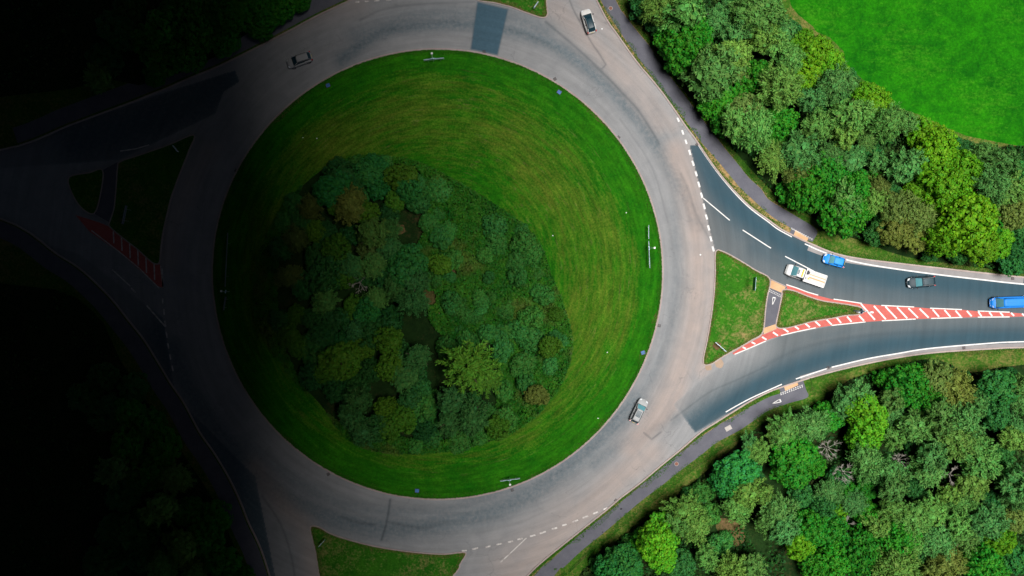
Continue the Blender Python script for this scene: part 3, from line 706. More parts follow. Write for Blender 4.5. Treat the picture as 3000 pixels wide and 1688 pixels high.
def crown_pine(seed):
    r = np.random.default_rng(seed)
    qs = []
    for lvl, (zz, L, nb) in enumerate(((0.62, 0.45, 9), (0.42, 0.72, 11), (0.18, 0.95, 13), (-0.1, 1.0, 13))):
        for b in range(nb):
            a = 2 * math.pi * (b + r.uniform(-.3, .3)) / nb + lvl
            dirv = np.array([math.cos(a), math.sin(a), r.uniform(0.0, 0.22)])
            LL = L * r.uniform(0.7, 1.08)
            n = 70
            tp = r.uniform(0.22, 1, n)
            side = np.array([-math.sin(a), math.cos(a), 0])
            wv = r.normal(0, 0.075, n) * (1.15 - 0.5 * tp)
            p = np.array([0, 0, zz]) + dirv * (tp * LL)[:, None] + side * wv[:, None] + np.array([0, 0, 1]) * r.normal(0, 0.035, n)[:, None]
            ax = unit(dirv + side * (np.sign(wv) * 0.8)[:, None] + r.normal(0, .2, (n, 3)))
            nr = unit(r.normal(0, .5, (n, 3)) + np.array([0, 0, 1]))
            qs.append(make_quads(p, nr, ax, r.uniform(0.10, 0.17, n), r.uniform(0.03, 0.055, n), r))
    return np.concatenate(qs)

def tube(path, radii, n=6):
    v = []; f = []
    path = [np.array(p, float) for p in path]
    for i, p in enumerate(path):
        tg = path[min(i + 1, len(path) - 1)] - path[max(i - 1, 0)]; tg = tg / (np.linalg.norm(tg) + 1e-9)
        a = np.cross(tg, [0.3, 1, 0.2]); a /= np.linalg.norm(a); b = np.cross(tg, a)
        for k in range(n):
            t_ = 2 * math.pi * k / n
            v.append(p + (a * math.cos(t_) + b * math.sin(t_)) * radii[i])
    for i in range(len(path) - 1):
        for k in range(n):
            f.append((i * n + k, i * n + (k + 1) % n, (i + 1) * n + (k + 1) % n, (i + 1) * n + k))
    f.append(tuple(range(n - 1, -1, -1))); f.append(tuple((len(path) - 1) * n + k for k in range(n)))
    return v, f
class MB:
    def __init__(s): s.v = []; s.f = []
    def add(s, v, f):
        o = len(s.v); s.v += [tuple(x) for x in v]; s.f += [tuple(i + o for i in q) for q in f]; return s
    def box(s, x0, x1, y0, y1, z0, z1):
        v = [(x, y, z) for z in (z0, z1) for y in (y0, y1) for x in (x0, x1)]
        return s.add(v, [(0, 2, 3, 1), (4, 5, 7, 6), (0, 1, 5, 4), (2, 6, 7, 3), (0, 4, 6, 2), (1, 3, 7, 5)])
    def tube(s, path, radii, n=8): return s.add(*tube(path, radii, n))
    def build(s, name, mat, parent=None, smooth_shade=False): return mesh_pd(name, s.v, s.f, mat, parent, smooth_shade)
    def mesh(s, name):
        me = bpy.data.meshes.new(name); me.from_pydata(s.v, [], s.f); me.update(); return me
def trunk_mesh(seed, dead=False, twiggy=False):
    """unit tree: crown radius 1 centred on z = 0; trunk runs from z = -2 to the crown"""
    r = random.Random(seed); m = MB()
    lean = (r.uniform(-.1, .1), r.uniform(-.1, .1))
    m.tube([(0, 0, -2.0), (lean[0] * .5, lean[1] * .5, -1.0), (lean[0], lean[1], -0.25), (lean[0], lean[1], 0.35)], [.13, .10, .075, .03], 7)
    for k in range(9 if dead else 6):
        a = 2 * math.pi * k / (9 if dead else 6) + r.uniform(-.4, .4); z = r.uniform(-.6, .05); L = r.uniform(.55, .85)
        e = (lean[0] + math.cos(a) * L, lean[1] + math.sin(a) * L, z + L * r.uniform(.35, .75)); mid = (lean[0] + math.cos(a) * L * .45, lean[1] + math.sin(a) * L * .45, z + L * .2)
        m.tube([(lean[0], lean[1], z), mid, e], [.05 * (.55 if dead else 1), .033 * (.55 if dead else 1), .012], 5)
        if dead:
            for j in range(6):
                t_ = r.uniform(.3, 1); b = [mid[i] * (1 - t_) + e[i] * t_ for i in range(3)]; aa = a + r.uniform(-1, 1); LL = r.uniform(.2, .45)
                k1 = (b[0] + math.cos(aa) * LL * .5, b[1] + math.sin(aa) * LL * .5, b[2] + LL * .25); k2 = (k1[0] + math.cos(aa + .3) * LL * .5, k1[1] + math.sin(aa + .3) * LL * .5, k1[2] + LL * .3)
                m.tube([b, k1, k2], [.017, .012, .005], 4)
                for _ in range(2):
                    ab = aa + r.uniform(-1.2, 1.2)
                    m.tube([k1, (k1[0] + math.cos(ab) * .18, k1[1] + math.sin(ab) * .18, k1[2] + .1)], [.009, .004], 3)
    return m.mesh('trunk')
CROWN = {}
def crowns(kind, fn, n, **kw):
    L = []
    for s_ in range(n):
        me_ = quads_mesh('crown', fn(hash_seed(kind, s_), **kw)); me_.materials.append(M['leaf']); L.append(me_)
    CROWN[kind] = L
def hash_seed(k, s_): return sum(ord(c) * (i + 3) for i, c in enumerate(k)) * 31 + s_ * 977
crowns('round', crown_clumpy, 4, nclump=95, per=40, rc=0.17, leaf=0.078, amp=0.16)
crowns('clump', crown_clumpy, 4, nclump=70, per=52, rc=0.185, leaf=0.085, amp=0.24)
crowns('oak', crown_clumpy, 4, nclump=120, per=34, rc=0.125, leaf=0.068, amp=0.20, squash=0.62)
crowns('feather', crown_feathery, 5, nspray=46, per=80, spread=0.062, amp=0.45)
crowns('ash', crown_feathery, 4, nspray=72, per=56, leaf=0.060, spread=0.075, amp=0.32)
crowns('shrub', crown_clumpy, 3, nclump=34, per=55, rc=0.27, leaf=0.12, squash=0.6, amp=0.3)
crowns('pine', lambda s_: crown_pine(s_), 2)
TRUNK = [trunk_mesh(i) for i in range(4)]; DEAD = [trunk_mesh(50 + i, True) for i in range(3)]
for m_ in TRUNK: m_.materials.append(M['bark'])
for m_ in DEAD: m_.materials.append(M['pale_bark'])

# type: crown meshes, colour, height of the crown's middle per metre of radius, words
TYPES = {
    'R': (('round',), (0.024, 0.185, 0.01), 'bright green rounded', 'broadleaf_tree', 'tree', 1.0),
    'L': (('clump',), (0.08, 0.32, 0.012), 'vivid lime green', 'broadleaf_tree', 'tree', 1.2),
    'O': (('oak',), (0.082, 0.245, 0.006), 'yellow-green dense', 'broadleaf_tree', 'tree', 1.15),
    'W': (('feather', 'ash'), (0.076, 0.218, 0.046), 'grey-green feathery', 'feathery_tree', 'tree', 1.5),
    'P': (('feather', 'ash'), (0.102, 0.25, 0.042), 'pale olive feathery', 'feathery_tree', 'tree', 1.5),
    'D': (('round', 'shrub'), (0.022, 0.125, 0.022), 'deep green', 'broadleaf_tree', 'tree', 0.95),
    'B': (('ash', 'oak'), (0.115, 0.17, 0.03), 'brownish olive', 'broadleaf_tree', 'tree', 1.3),
    'T': (('clump',), (0.026, 0.185, 0.03), 'teal green clumpy', 'broadleaf_tree', 'tree', 1.15),
    'Y': (('feather',), (0.150, 0.260, 0.020), 'yellow-green star-shaped', 'pine_tree', 'tree', 2.0),
    'N': (('pine',), (0.075, 0.23, 0.02), 'spiky star-shaped green', 'pine_tree', 'tree', 1.7),
    'X': ((), (0, 0, 0), 'bare leafless grey', 'bare_tree', 'tree', 1.8),
    'S': (('shrub',), (0.036, 0.17, 0.026), 'low bushy green', 'shrub', 'shrub', 0.7),
    'Z': (('ash',), (0.200, 0.120, 0.055), 'rusty brown dying', 'broadleaf_tree', 'tree', 1.6),
}
trees = []      # (px, py, r_px, type, wood)
def T(wood, c, r, s):
    for it in s.split(';'):
        it = it.split()
        if not it: continue
        x, y, rad = float(it[1]), float(it[2]), float(it[3])
        p = Q(c, r, (x, y))[0]
        trees.append((p[0], p[1], rad * 0.29126, it[0], wood))
T('ne', 2, 0, 'D 1300 110 180;P 1480 60 200;P 1760 110 260;P 1620 200 150;R 1700 520 260;R 1560 420 170;R 1870 340 190;R 1600 680 170;R 1860 560 170;W 2060 210 160;W 2210 350 190;P 2220 560 200;W 2000 740 250;W 1880 960 190;B 2290 760 160;P 2430 150 250;P 2500 370 200;R 2260 960 160;R 2450 800 190;R 1960 1150 190;R 2090 1290 160;B 2330 1130 200;P 2200 1330 200;P 2440 1290 220;D 1340 270 130;D 1180 60 110;W 1640 880 120;D 2230 90 150;R 1350 20 120;D 2060 950 150')
T('ne', 3, 0, 'P 60 80 200;O 200 60 120;W 260 220 140;D 390 250 100;P 20 430 180;T 160 470 120;O 360 400 150;O 590 430 200;O 690 540 170;O 650 690 190;O 440 700 180;P 210 610 180;W 410 580 120;P 120 880 250;O 380 840 150;W 650 850 190;W 820 850 120;T 860 740 90;W 420 1010 180;O 1050 890 150;O 1130 1010 170;O 950 960 120;R 100 1230 180;P 490 1280 200;P 800 1160 210;P 970 1130 150;P 780 1350 170;P 1190 1240 180;W 1390 1210 140;O 1560 1210 150;O 1650 1330 170;W 1000 1410 130;T 1880 1370 110;W 2150 1410 100;D 700 990 130;D 330 1400 120;R 50 1400 120;D 560 1130 110;D 250 300 120;D 300 180 90;D 570 650 110')
T('ne', 3, 1, 'P 80 150 160;W 290 90 200;W 620 110 150;W 860 170 160;W 1110 190 130;W 1350 230 210;O 1700 60 230;O 1650 230 190;O 1950 250 210;O 1800 430 230;O 1490 490 140;O 1680 600 150;O 2010 430 150;D 1950 80 120;W 2150 110 150;W 2330 180 190;W 2250 420 200;P 2420 480 170;T 2530 270 130;R 2545 430 110;B 320 330 190;R 570 290 210;R 620 440 150;R 860 420 180;R 1120 330 140;B 1110 430 140;P 1090 570 130;R 300 640 230;R 150 560 120;P 750 620 200;R 740 770 240;R 960 650 130;B 1300 660 190;B 1490 720 190;B 1300 880 190;D 1080 960 150;B 1500 960 140;O 2000 760 290;O 1790 950 230;O 2130 1000 220;O 2170 700 160;O 2310 1000 170;B 2450 720 160;D 2530 880 140;D 2440 1060 150;D 1920 1160 120;D 1640 1130 100;D 2450 1190 130;D 2340 580 120;D 1220 510 110;D 1000 80 120;D 690 260 110;O 1850 700 160;D 1180 800 120;R 2200 850 150')
T('se', 3, 2, 'P 170 1360 170;W 380 1270 180;W 700 1090 160;W 820 960 170;R 1150 820 120;R 1330 790 170;R 580 1210 130;R 640 1290 140;L 960 1240 230;L 850 1160 160;L 1010 1400 190;R 1400 1000 230;R 1450 880 190;R 1560 1080 200;W 1250 1120 170;B 1740 790 210;B 1900 900 190;B 1880 1060 150;W 2080 1190 170;T 2250 830 190;T 2270 960 150;W 2510 990 150;W 2540 1150 130;W 1450 1390 190;W 1700 1310 200;W 1950 1340 200;D 2290 1270 150;W 2480 1410 120;P 90 1440 120;W 1230 1240 130;R 1700 1130 150;D 1980 790 110;D 2420 880 90;D 480 1400 120;D 2130 1010 110;W 1600 1230 140')
T('se', 2, 3, 'W 2350 120 120;T 2200 330 190;T 2150 500 170;P 2460 200 130;P 2340 620 180;P 2250 760 160;P 2530 640 140;W 2540 910 130;P 1720 760 160;P 1850 940 160;P 1650 920 150;L 1420 900 180;L 1440 1080 220;L 1510 1260 150;R 1290 1000 160;T 1060 1250 190;T 1000 1370 190;T 1190 1380 130;P 1950 1250 150;P 2190 1400 160;W 2430 1350 160;S 1900 610 130;S 2060 1140 110;S 1780 650 90;D 1700 1330 140;S 1150 1080 110;S 880 1330 110;S 2000 820 110;D 2400 450 120;S 2130 1080 100;D 1380 790 100')
T('se', 3, 3, 'P 150 50 160;R 260 180 210;R 260 340 200;R 430 320 160;L 960 70 180;X 620 170 130;W 960 250 180;W 990 340 150;X 770 410 130;P 1250 60 150;P 1900 50 200;P 2060 140 190;P 2130 310 200;W 1640 230 200;W 1600 370 180;W 1250 560 180;W 1220 430 150;X 1340 300 110;X 1840 440 120;P 1830 620 140;P 2050 530 170;W 2480 500 200;W 2490 640 150;P 2450 60 140;W 620 600 130;R 780 590 120;W 860 720 130;R 1000 820 140;O 700 810 120;D 550 740 150;W 100 830 180;W 150 980 200;R 420 980 190;O 320 1120 190;R 600 980 170;P 1250 770 160;P 1460 860 180;P 1660 820 170;P 1930 710 160;P 1900 940 180;P 1100 950 160;R 1300 1070 210;P 1440 1090 160;Z 1170 1140 80;W 1690 1080 180;W 1950 1050 170;W 2200 900 200;O 2330 1100 170;B 2480 880 150;R 900 1200 210;R 650 1270 210;R 480 1350 160;P 1290 1360 220;B 1800 1290 180;B 1700 1400 160;R 2150 1320 210;R 2270 1410 150;T 2510 1290 150;R 1000 560 110;R 1110 1330 130;X 800 930 100;D 1450 540 120;D 1460 170 110;D 330 640 130;D 2290 700 120;D 2350 240 120;D 700 470 120;D 1560 1290 120;D 2400 780 110;D 1550 680 110')
T('island', 1, 1, 'D 850 290 150;T 740 480 160;T 860 400 140;T 1190 150 130;T 1130 310 150;T 1230 420 130;O 1470 340 160;T 1530 470 150;O 1410 570 120;B 950 620 190;O 1110 690 150;B 550 640 130;B 410 960 140;P 1160 900 190;W 1350 860 120;O 800 1060 180;B 1150 1080 130;P 1170 1220 150;T 1520 1230 200;W 1600 1370 160;D 690 1320 210;B 340 1330 140;O 1850 1210 120;X 1040 1390 120;D 950 920 120;S 350 560 110;S 300 800 110;S 1620 600 120;S 1800 420 100;S 1290 200 100;S 1000 160 90')
T('island', 1, 2, 'P 680 130 160;P 1220 100 120;T 1120 240 140;W 1570 130 170;O 410 270 120;O 340 490 130;O 430 590 130;D 650 490 140;D 740 320 130;O 1330 520 180;O 860 730 210;O 720 860 140;W 1620 690 160;O 1350 780 170;W 1490 880 150;D 1560 770 160;N 2150 770 260;N 2320 910 150;W 1030 1140 180;W 950 1280 170;O 1300 1200 120;O 1480 1320 150;W 1960 1150 170;W 2170 1300 190;W 1960 1340 150;O 2430 1400 120;D 1000 950 120;S 1930 600 120;S 1640 1190 140;S 1720 1330 130;D 560 300 120;S 2480 600 120;S 2500 1050 110')
T('island', 1, 1, 'D 950 430 150;O 600 880 120;D 620 1150 150;D 480 1420 130;W 960 1240 150;W 1340 1050 140;T 1000 560 130;D 1330 700 120;D 250 1060 120;D 470 790 120;O 880 1340 160;D 1300 1330 150;W 1400 1440 140;D 700 900 110;O 820 640 120;D 1120 1330 120')
T('island', 1, 2, 'D 550 620 140;D 900 560 140;W 1000 420 130;D 1150 450 150;O 1080 600 140;T 1100 340 120;D 1340 330 130;D 1150 820 140;D 1000 1060 140;D 820 1010 150;D 560 880 130;D 1230 1400 140;O 1340 1400 130;S 1650 1000 120;D 1560 1150 130;D 1700 1430 120;S 1760 1170 120;S 2120 540 130;D 240 330 120;O 1000 200 120;D 900 320 120;D 1420 640 120;D 740 620 120')
T('island', 1, 1, 'S 1801 921 66;S 2298 1111 90;S 1718 484 64;S 1580 1122 95;S 1787 1365 94;S 1928 866 109;S 1736 517 76;S 2408 833 111;S 1838 696 70;S 1877 893 100;S 2448 1062 65;S 2425 991 102;S 1957 1336 75;S 1742 806 90;S 1846 482 112;S 2446 914 60;S 1858 938 114;S 2343 1341 72;S 1983 1167 98;S 1855 1182 88;S 1725 777 79;S 1643 394 89')
T('island', 1, 2, 'S 2187 1102 94;S 2048 440 64;S 2322 455 100;S 2346 1245 80;S 2471 446 80;S 2003 166 105;S 2496 1300 115;S 2143 290 81;S 2370 92 62;S 2265 209 78;S 2234 77 80;S 2535 199 78;S 2532 432 88;S 2199 319 76;S 2290 1266 70;S 2239 1213 60;S 2272 131 89;S 2485 238 88;S 2112 272 63;S 1963 153 107')
T('island', 1, 3, 'W 1000 110 150;S 1780 60 110;S 1620 150 90;S 2050 100 100;S 2250 60 100')
T('island', 2, 1, 'S 160 800 70;S 130 1000 130;S 210 1110 110;S 60 1330 110;S 250 1290 80;S 60 1180 100')
T('island', 2, 2, 'O 440 270 90;O 380 590 130;B 250 1080 120;S 300 60 120;S 180 300 130;S 200 520 120;S 120 760 120;S 430 480 80;S 140 960 110;S 380 780 90;S 80 420 110;S 500 560 80')
T('nw', 0, 0, 'R 1700 320 230;R 2000 250 220;R 1900 520 200;R 1620 560 190;R 2230 150 200;R 2420 120 170;R 1800 110 190;R 1500 400 180;R 2250 420 150;P 2100 60 150;R 1550 730 130;D 1200 300 190;D 1300 80 180;D 1050 600 160;P 1000 800 150')
T('nw', 1, 0, 'R 90 140 170;R 250 70 150;R 430 20 120;R 50 290 120')
T('sw', 0, 2, 'D 1350 1000 150;R 1300 1240 160;R 1480 1380 150;D 1050 900 160;D 1100 1250 170;D 850 1100 160')
T('sw', 0, 3, 'R 1300 120 190;R 1650 160 170;R 1480 420 190;P 1760 470 170;W 1150 380 190;D 1250 640 180;P 1640 760 180;R 1900 800 160;R 2150 880 170;R 2050 1080 190;P 1850 1150 180;P 1650 1350 190;D 1380 1000 190;D 1450 1250 170;R 2230 1300 160;R 2420 1440 120;D 1150 1000 170;D 1050 1300 180;P 1960 1400 150')

SIZEW = (('small', 0, 37), ('medium', 37, 52), ('big', 52, 999))
LINES = {'ne': (('upper right wood, footpath side', pne_out, 11.0), ('upper right wood, field side', field[:22], 10.0), ('upper right wood, road side', sh1, 10.0)),
         'se': (('lower right wood, footpath side', pse_out, 11.0), ('lower right wood, road side', sh2, 13.0), ('lower right wood, bottom edge', W([(1700, 1688), (3000, 1688)]), 9.0)),
         'island': (), 'nw': (), 'sw': ()}
WOODW = {'ne': 'upper right wood, middle', 'se': 'lower right wood, middle', 'island': 'roundabout', 'nw': 'dark upper left wood', 'sw': 'dark lower left wood'}
ORD = ['leftmost', 'second from left', 'third from left', 'fourth from left', 'fifth from left', 'sixth from left', 'seventh from left', 'eighth from left', 'ninth from left', 'tenth from left', 'eleventh from left', 'twelfth from left', 'thirteenth from left', 'fourteenth from left', 'fifteenth from left', 'sixteenth from left', 'seventeenth from left', 'eighteenth from left', 'nineteenth from left', 'twentieth from left']
WEDGE = {'ne': wood_ne, 'se': wood_se, 'island': isl_wood}
def pulled_in(px, py, rp, ty, wood):
    if wood not in WEDGE: return px, py, rp
    poly = WEDGE[wood]; ring = poly + [poly[0]]
    need = rp * S * (0.80 if wood == 'island' else 0.95 if wood == 'ne' else 1.05)
    if wood == 'ne':
        g0 = np.array([w2((px, py), 0)])
        if poly_dist(g0, field[:22])[0] < min(poly_dist(g0, pne_out)[0], poly_dist(g0, sh1)[0]): need = rp * S * 0.55
    for _ in range(8):
        g = np.array([w2((px, py), 0)])
        d = float(poly_dist(g, ring)[0]); ins = bool(inside(g, poly)[0])
        sd = d if ins else -d
        if sd >= need: break
        best = None
        for a in range(16):
            c = g + np.array([[math.cos(a * math.pi / 8), math.sin(a * math.pi / 8)]]) * 1.5
            dd = float(poly_dist(c, ring)[0]) * (1 if inside(c, poly)[0] else -1)
            if best is None or dd > best[0]: best = (dd, c)
        st = min(1.5, need - sd)
        v_ = (best[1] - g) / 1.5 * st
        px += v_[0, 0] / S; py -= v_[0, 1] / S
    return px, py, rp
info = []
for (px, py, rp, ty, wood) in trees:
    px, py, rp = pulled_in(px, py, rp, ty, wood)
    zf = TYPES[ty][5]
    r0 = rp * S
    zc = min(11.0, max(1.0, r0 * zf)) if ty != 'S' else r0 * 0.55
    f = (H - zc) / H
    r_w = r0 * f
    x, y = w2((px, py), zc)
    sz = [n for n, lo, hi in SIZEW if lo <= rp < hi][0]
    place = WOODW[wood]
    for nm, ln, dmax in LINES[wood]:
        if poly_dist(np.array([[x, y]]), ln)[0] < dmax:
            place = nm; break
    else:
        if wood == 'island': place = 'roundabout thicket, upper half' if py < 780 else 'roundabout thicket, lower half'
    info.append([px, py, x, y, zc, r_w, ty, sz, place, wood])
groups = {}
for i, q in enumerate(info): groups.setdefault((q[6], q[7], q[8]), []).append(i)
labels = {}
NOUN = {'S': 'shrub'}
for (ty, sz, place), L in groups.items():
    L.sort(key=lambda i: info[i][0])
    noun = NOUN.get(ty, 'tree')
    for k, i in enumerate(L):
        base = f"{sz} {TYPES[ty][2]} {noun}"
        labels[i] = f"{base}, {place}" if len(L) == 1 else f"{ORD[min(k, 19)]} of the {base}s, {place}"
GROUPW = {'ne': 'trees of the wood beside the field', 'se': 'trees of the wood below the exit road', 'island': 'trees on the roundabout island', 'nw': 'trees in the dark top left wood', 'sw': 'trees in the dark bottom left wood'}
trunk_z = VZ
for i, (px, py, x, y, zc, r_w, ty, sz, place, wood) in enumerate(info):
    rr = random.Random(i * 13 + 5)
    kinds, col, words, nm, cat, zf = TYPES[ty]
    root = empty(nm, (x, y, VZ))
    tag(root, labels[i], cat, GROUPW[wood])
    tr = bpy.data.objects.new('trunk', (DEAD[i % 3] if ty == 'X' else TRUNK[i % 4])); C.objects.link(tr); tr.parent = root
    zs = max(0.4, (zc - VZ) / 2.0)
    tr.location = (0, 0, zc - VZ - (0 if ty != 'S' else 0)); tr.scale = (r_w, r_w, zs); tr.rotation_euler = (0, 0, rr.uniform(0, 6.28))
    if ty == 'X': tr.scale = (r_w * 0.9, r_w * 0.9, zs * 0.85); tr.location = (0, 0, zs * 1.8); tr.name = 'trunk'; continue
    kd = kinds[i % len(kinds)] if rr.random() < 0.8 else kinds[0]
    cr = bpy.data.objects.new('crown', rr.choice(CROWN[kd])); C.objects.link(cr); cr.parent = root
    k = 1.38 if kd in ('feather', 'ash') else 1.22
    cr.location = (0, 0, zc - VZ)
    cr.scale = (r_w * k * rr.uniform(.85, 1.18), r_w * k * rr.uniform(.85, 1.18), r_w * k * rr.uniform(.85, 1.2))
    cr.rotation_euler = (rr.uniform(-.12, .12), rr.uniform(-.12, .12), rr.uniform(0, 6.28))
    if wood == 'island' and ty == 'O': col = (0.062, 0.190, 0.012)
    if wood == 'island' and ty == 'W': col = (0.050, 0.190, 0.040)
    v = rr.uniform(0.80, 1.20) * (0.78 if wood == 'island' and ty not in 'NS' else 1.0); h_ = rr.uniform(-0.12, 0.12)  # island crowns darkened: shade put into the leaf colour
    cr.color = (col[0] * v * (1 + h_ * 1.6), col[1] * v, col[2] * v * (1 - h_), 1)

# thickets and ground cover that nobody could count
def scatter(poly, n, r, excl=()):
    p = np.array(poly); lo = p.min(0); hi = p.max(0); out = np.zeros((0, 2))
    while len(out) < n:
        c = r.uniform(lo, hi, (n * 2, 2)); k = inside(c, poly)
        for e in excl: k &= ~inside(c, e)
        out = np.concatenate([out, c[k]])
    return out[:n]
def lownoise(p, scale, r, k=24):
    w = r.normal(0, 1, (k, 2)) * scale; ph = r.uniform(0, 6.28, k)
    return np.sin(p @ w.T + ph).sum(1) / math.sqrt(k)
def cover(name, poly, n, hmax, size, mat, seed, frac=1.0, excl=(), thresh=None):
    r = np.random.default_rng(seed)
    p = scatter(poly, n, r, excl)
    h = lownoise(p, 0.6, r) * 0.6 + lownoise(p, 2.2, r) * 0.45
    if thresh is not None:
        k = lownoise(p, 0.45, r) > thresh
        p = p[k]; h = h[k]
    m = len(p)
    hz = np.clip(0.45 + 0.35 * h, 0.05, 1) * hmax
    c = np.column_stack([p, VZ + 0.03 + hz * r.uniform(0.55, 1.0, m)])
    nr = unit(r.normal(0, 0.5, (m, 3)) + np.array([0, 0, 1]))
    q = make_quads(c, nr, sph(m, r), size * r.uniform(0.7, 1.6, m), size * r.uniform(0.5, 1.0, m), r)
    me_ = quads_mesh(name, q); o = link_mesh(name, me_, mat); o['kind'] = 'stuff'
    return o
M['bramble'] = leaf_mat('bramble_leaves', ((0.007, 0.075, 0.005), (0.036, 0.165, 0.010), (0.095, 0.120, 0.022)))
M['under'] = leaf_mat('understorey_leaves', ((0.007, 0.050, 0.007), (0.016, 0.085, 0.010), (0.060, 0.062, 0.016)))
clears = [W(smooth(blob(*b_), 3, True)) for b_ in ((1262, 872, 20), (1330, 800, 12))]
cover('bramble_thicket', isl_wood, 46000, 1.8, 0.40, M['bramble'], 3, excl=clears + [W(smooth(V((810, 420), (1050, 425), (1075, 560), (1040, 640), (1075, 700), (1080, 800), (1130, 850), (1240, 865), (1250, 1000), (1190, 1100), (870, 1070), (730, 900), (700, 700), (730, 560)), 3, True))])
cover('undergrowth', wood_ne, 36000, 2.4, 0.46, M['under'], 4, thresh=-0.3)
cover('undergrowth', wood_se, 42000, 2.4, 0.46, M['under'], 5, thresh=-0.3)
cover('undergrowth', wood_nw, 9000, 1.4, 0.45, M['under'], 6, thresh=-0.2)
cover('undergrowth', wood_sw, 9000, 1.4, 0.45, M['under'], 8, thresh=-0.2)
# ragged grass along the kerbs, on the verges and on the mown island
M['tuft'] = leaf_mat('grass_tufts', ((0.022, 0.120, 0.006), (0.045, 0.140, 0.010), (0.160, 0.130, 0.045)))
M['dry_tuft'] = leaf_mat('dry_grass_tufts', ((0.060, 0.120, 0.012), (0.190, 0.150, 0.050), (0.300, 0.190, 0.085)))
def tufts(name, line, n, lo, hi, seed, size=0.13, closed=False, mat='tuft'):
    r = np.random.default_rng(seed)
    p = np.array(line + ([line[0]] if closed else []), float)
    seg = np.linalg.norm(np.diff(p, axis=0), axis=1); keep = (np.abs(p[:-1, 0]) < 100) & (np.abs(p[:-1, 1]) < 60)
    pr = seg * keep; pr /= pr.sum()
    i = r.choice(len(seg), n, p=pr); t_ = r.uniform(0, 1, n)[:, None]
    b = p[i] * (1 - t_) + p[i + 1] * t_
    d = (p[i + 1] - p[i]) / seg[i][:, None]; nr2 = np.stack([-d[:, 1], d[:, 0]], 1)
    amp = 0.5 + 0.5 * np.clip(lownoise(b, 1.1, r), -1, 1)
    off = lo + (hi - lo) * r.uniform(0, 1, n) ** 1.6 * (0.35 + 0.9 * amp)
    c2 = b + nr2 * off[:, None]
    for cx_, cy_ in W(Q(3, 1, (330, 930)) + Q(3, 2, (240, 975))):
        c2[np.hypot(c2[:, 0] - cx_, c2[:, 1] - cy_) < 3.2] += 400.0
    c = np.column_stack([c2, VZ + 0.02 + r.uniform(0.02, 0.10, n)])
    nr = unit(r.normal(0, 0.55, (n, 3)) + np.array([0, 0, 1]))
    k_ = c[:, 0] < 200; c = c[k_]; n = len(c); nr = unit(r.normal(0, 0.55, (n, 3)) + np.array([0, 0, 1]))
    q = make_quads(c, nr, sph(n, r), size * r.uniform(0.8, 2.0, n), size * r.uniform(0.3, 0.8, n), r)
    o = link_mesh(name, quads_mesh(name, q), M[mat]); o['kind'] = 'stuff'
tufts('edge_grass', isl_poly, 15000, 0.12, 1.0, 11, closed=True)
tufts('edge_grass', ne_kerb, 9000, 0.15, 1.1, 12); tufts('edge_grass', se_kerb, 9000, 0.15, 1.1, 13)
for i_, pl_ in enumerate((e1, e2, s1, n1)):
    ar_ = sum(pl_[k][0] * pl_[(k + 1) % len(pl_)][1] - pl_[(k + 1) % len(pl_)][0] * pl_[k][1] for k in range(len(pl_)))
    tufts('edge_grass', pl_ if ar_ > 0 else pl_[::-1], 3200, 0.10, 0.75, 14 + i_, closed=True, mat='dry_tuft')
tufts('edge_grass', [q for q in pne_out], 9000, 0.1, 1.3, 17); tufts('edge_grass', pse_out[::-1], 9000, -1.3, -0.0, 18)

# ------------------------------------------------------------------ vehicles
M['glass'] = plain('dark_glass', (0.009, 0.036, 0.050), 0.30, 0.25, var=0.05)
M['sky_tint_glass'] = plain('sky_tint_glass', (0.11, 0.30, 0.34), 0.30, 0.3, var=0.08)  # reflected sky put into the base colour of the windscreens
M['tyre'] = plain('tyre_rubber', (0.015, 0.015, 0.016), 0.85, 0.1)
M['rim'] = plain('wheel_rim', (0.42, 0.43, 0.45), 0.35, 0.5, 0.8)
M['black_trim'] = plain('black_trim', (0.014, 0.016, 0.018), 0.5, 0.3)
M['lamp_white'] = plain('headlamp', (0.75, 0.78, 0.80), 0.15, 0.6)
M['lamp_red'] = plain('tail_lamp', (0.50, 0.012, 0.010), 0.2, 0.5)
M['plate'] = plain('plate_white', (0.62, 0.62, 0.58), 0.5, 0.3)
M['plate_y'] = plain('plate_yellow', (0.60, 0.45, 0.05), 0.5, 0.3)
M['silver'] = plain('silver_rail', (0.50, 0.51, 0.52), 0.3, 0.5, 0.5)
def car_paint(name, col): return plain(name, col, 0.48, 0.22, 0.0, 0.05, 1.5)
wheel_me = None
def ring_loft(stations, half_pts_fn):
    """stations: list of x; half_pts_fn(x) -> list of (y,z) from bottom centre to top centre (y>=0)"""
    v = []; f = []; n = None
    for x in stations:
        h = half_pts_fn(x)
        ring = [(x, y, z) for y, z in h] + [(x, -y, z) for y, z in h[-2:0:-1]]
        n = len(ring); v += ring
    for i in range(len(stations) - 1):
        for k in range(n):
            f.append((i * n + k, i * n + (k + 1) % n, (i + 1) * n + (k + 1) % n, (i + 1) * n + k))
    f.append(tuple(range(n))); f.append(tuple((len(stations) - 1) * n + k for k in range(n - 1, -1, -1)))
    return v, f
def lerp_tab(tab, x):
    xs = [a for a, _ in tab]; ys = [b for _, b in tab]
    return float(np.interp(x, xs, ys))
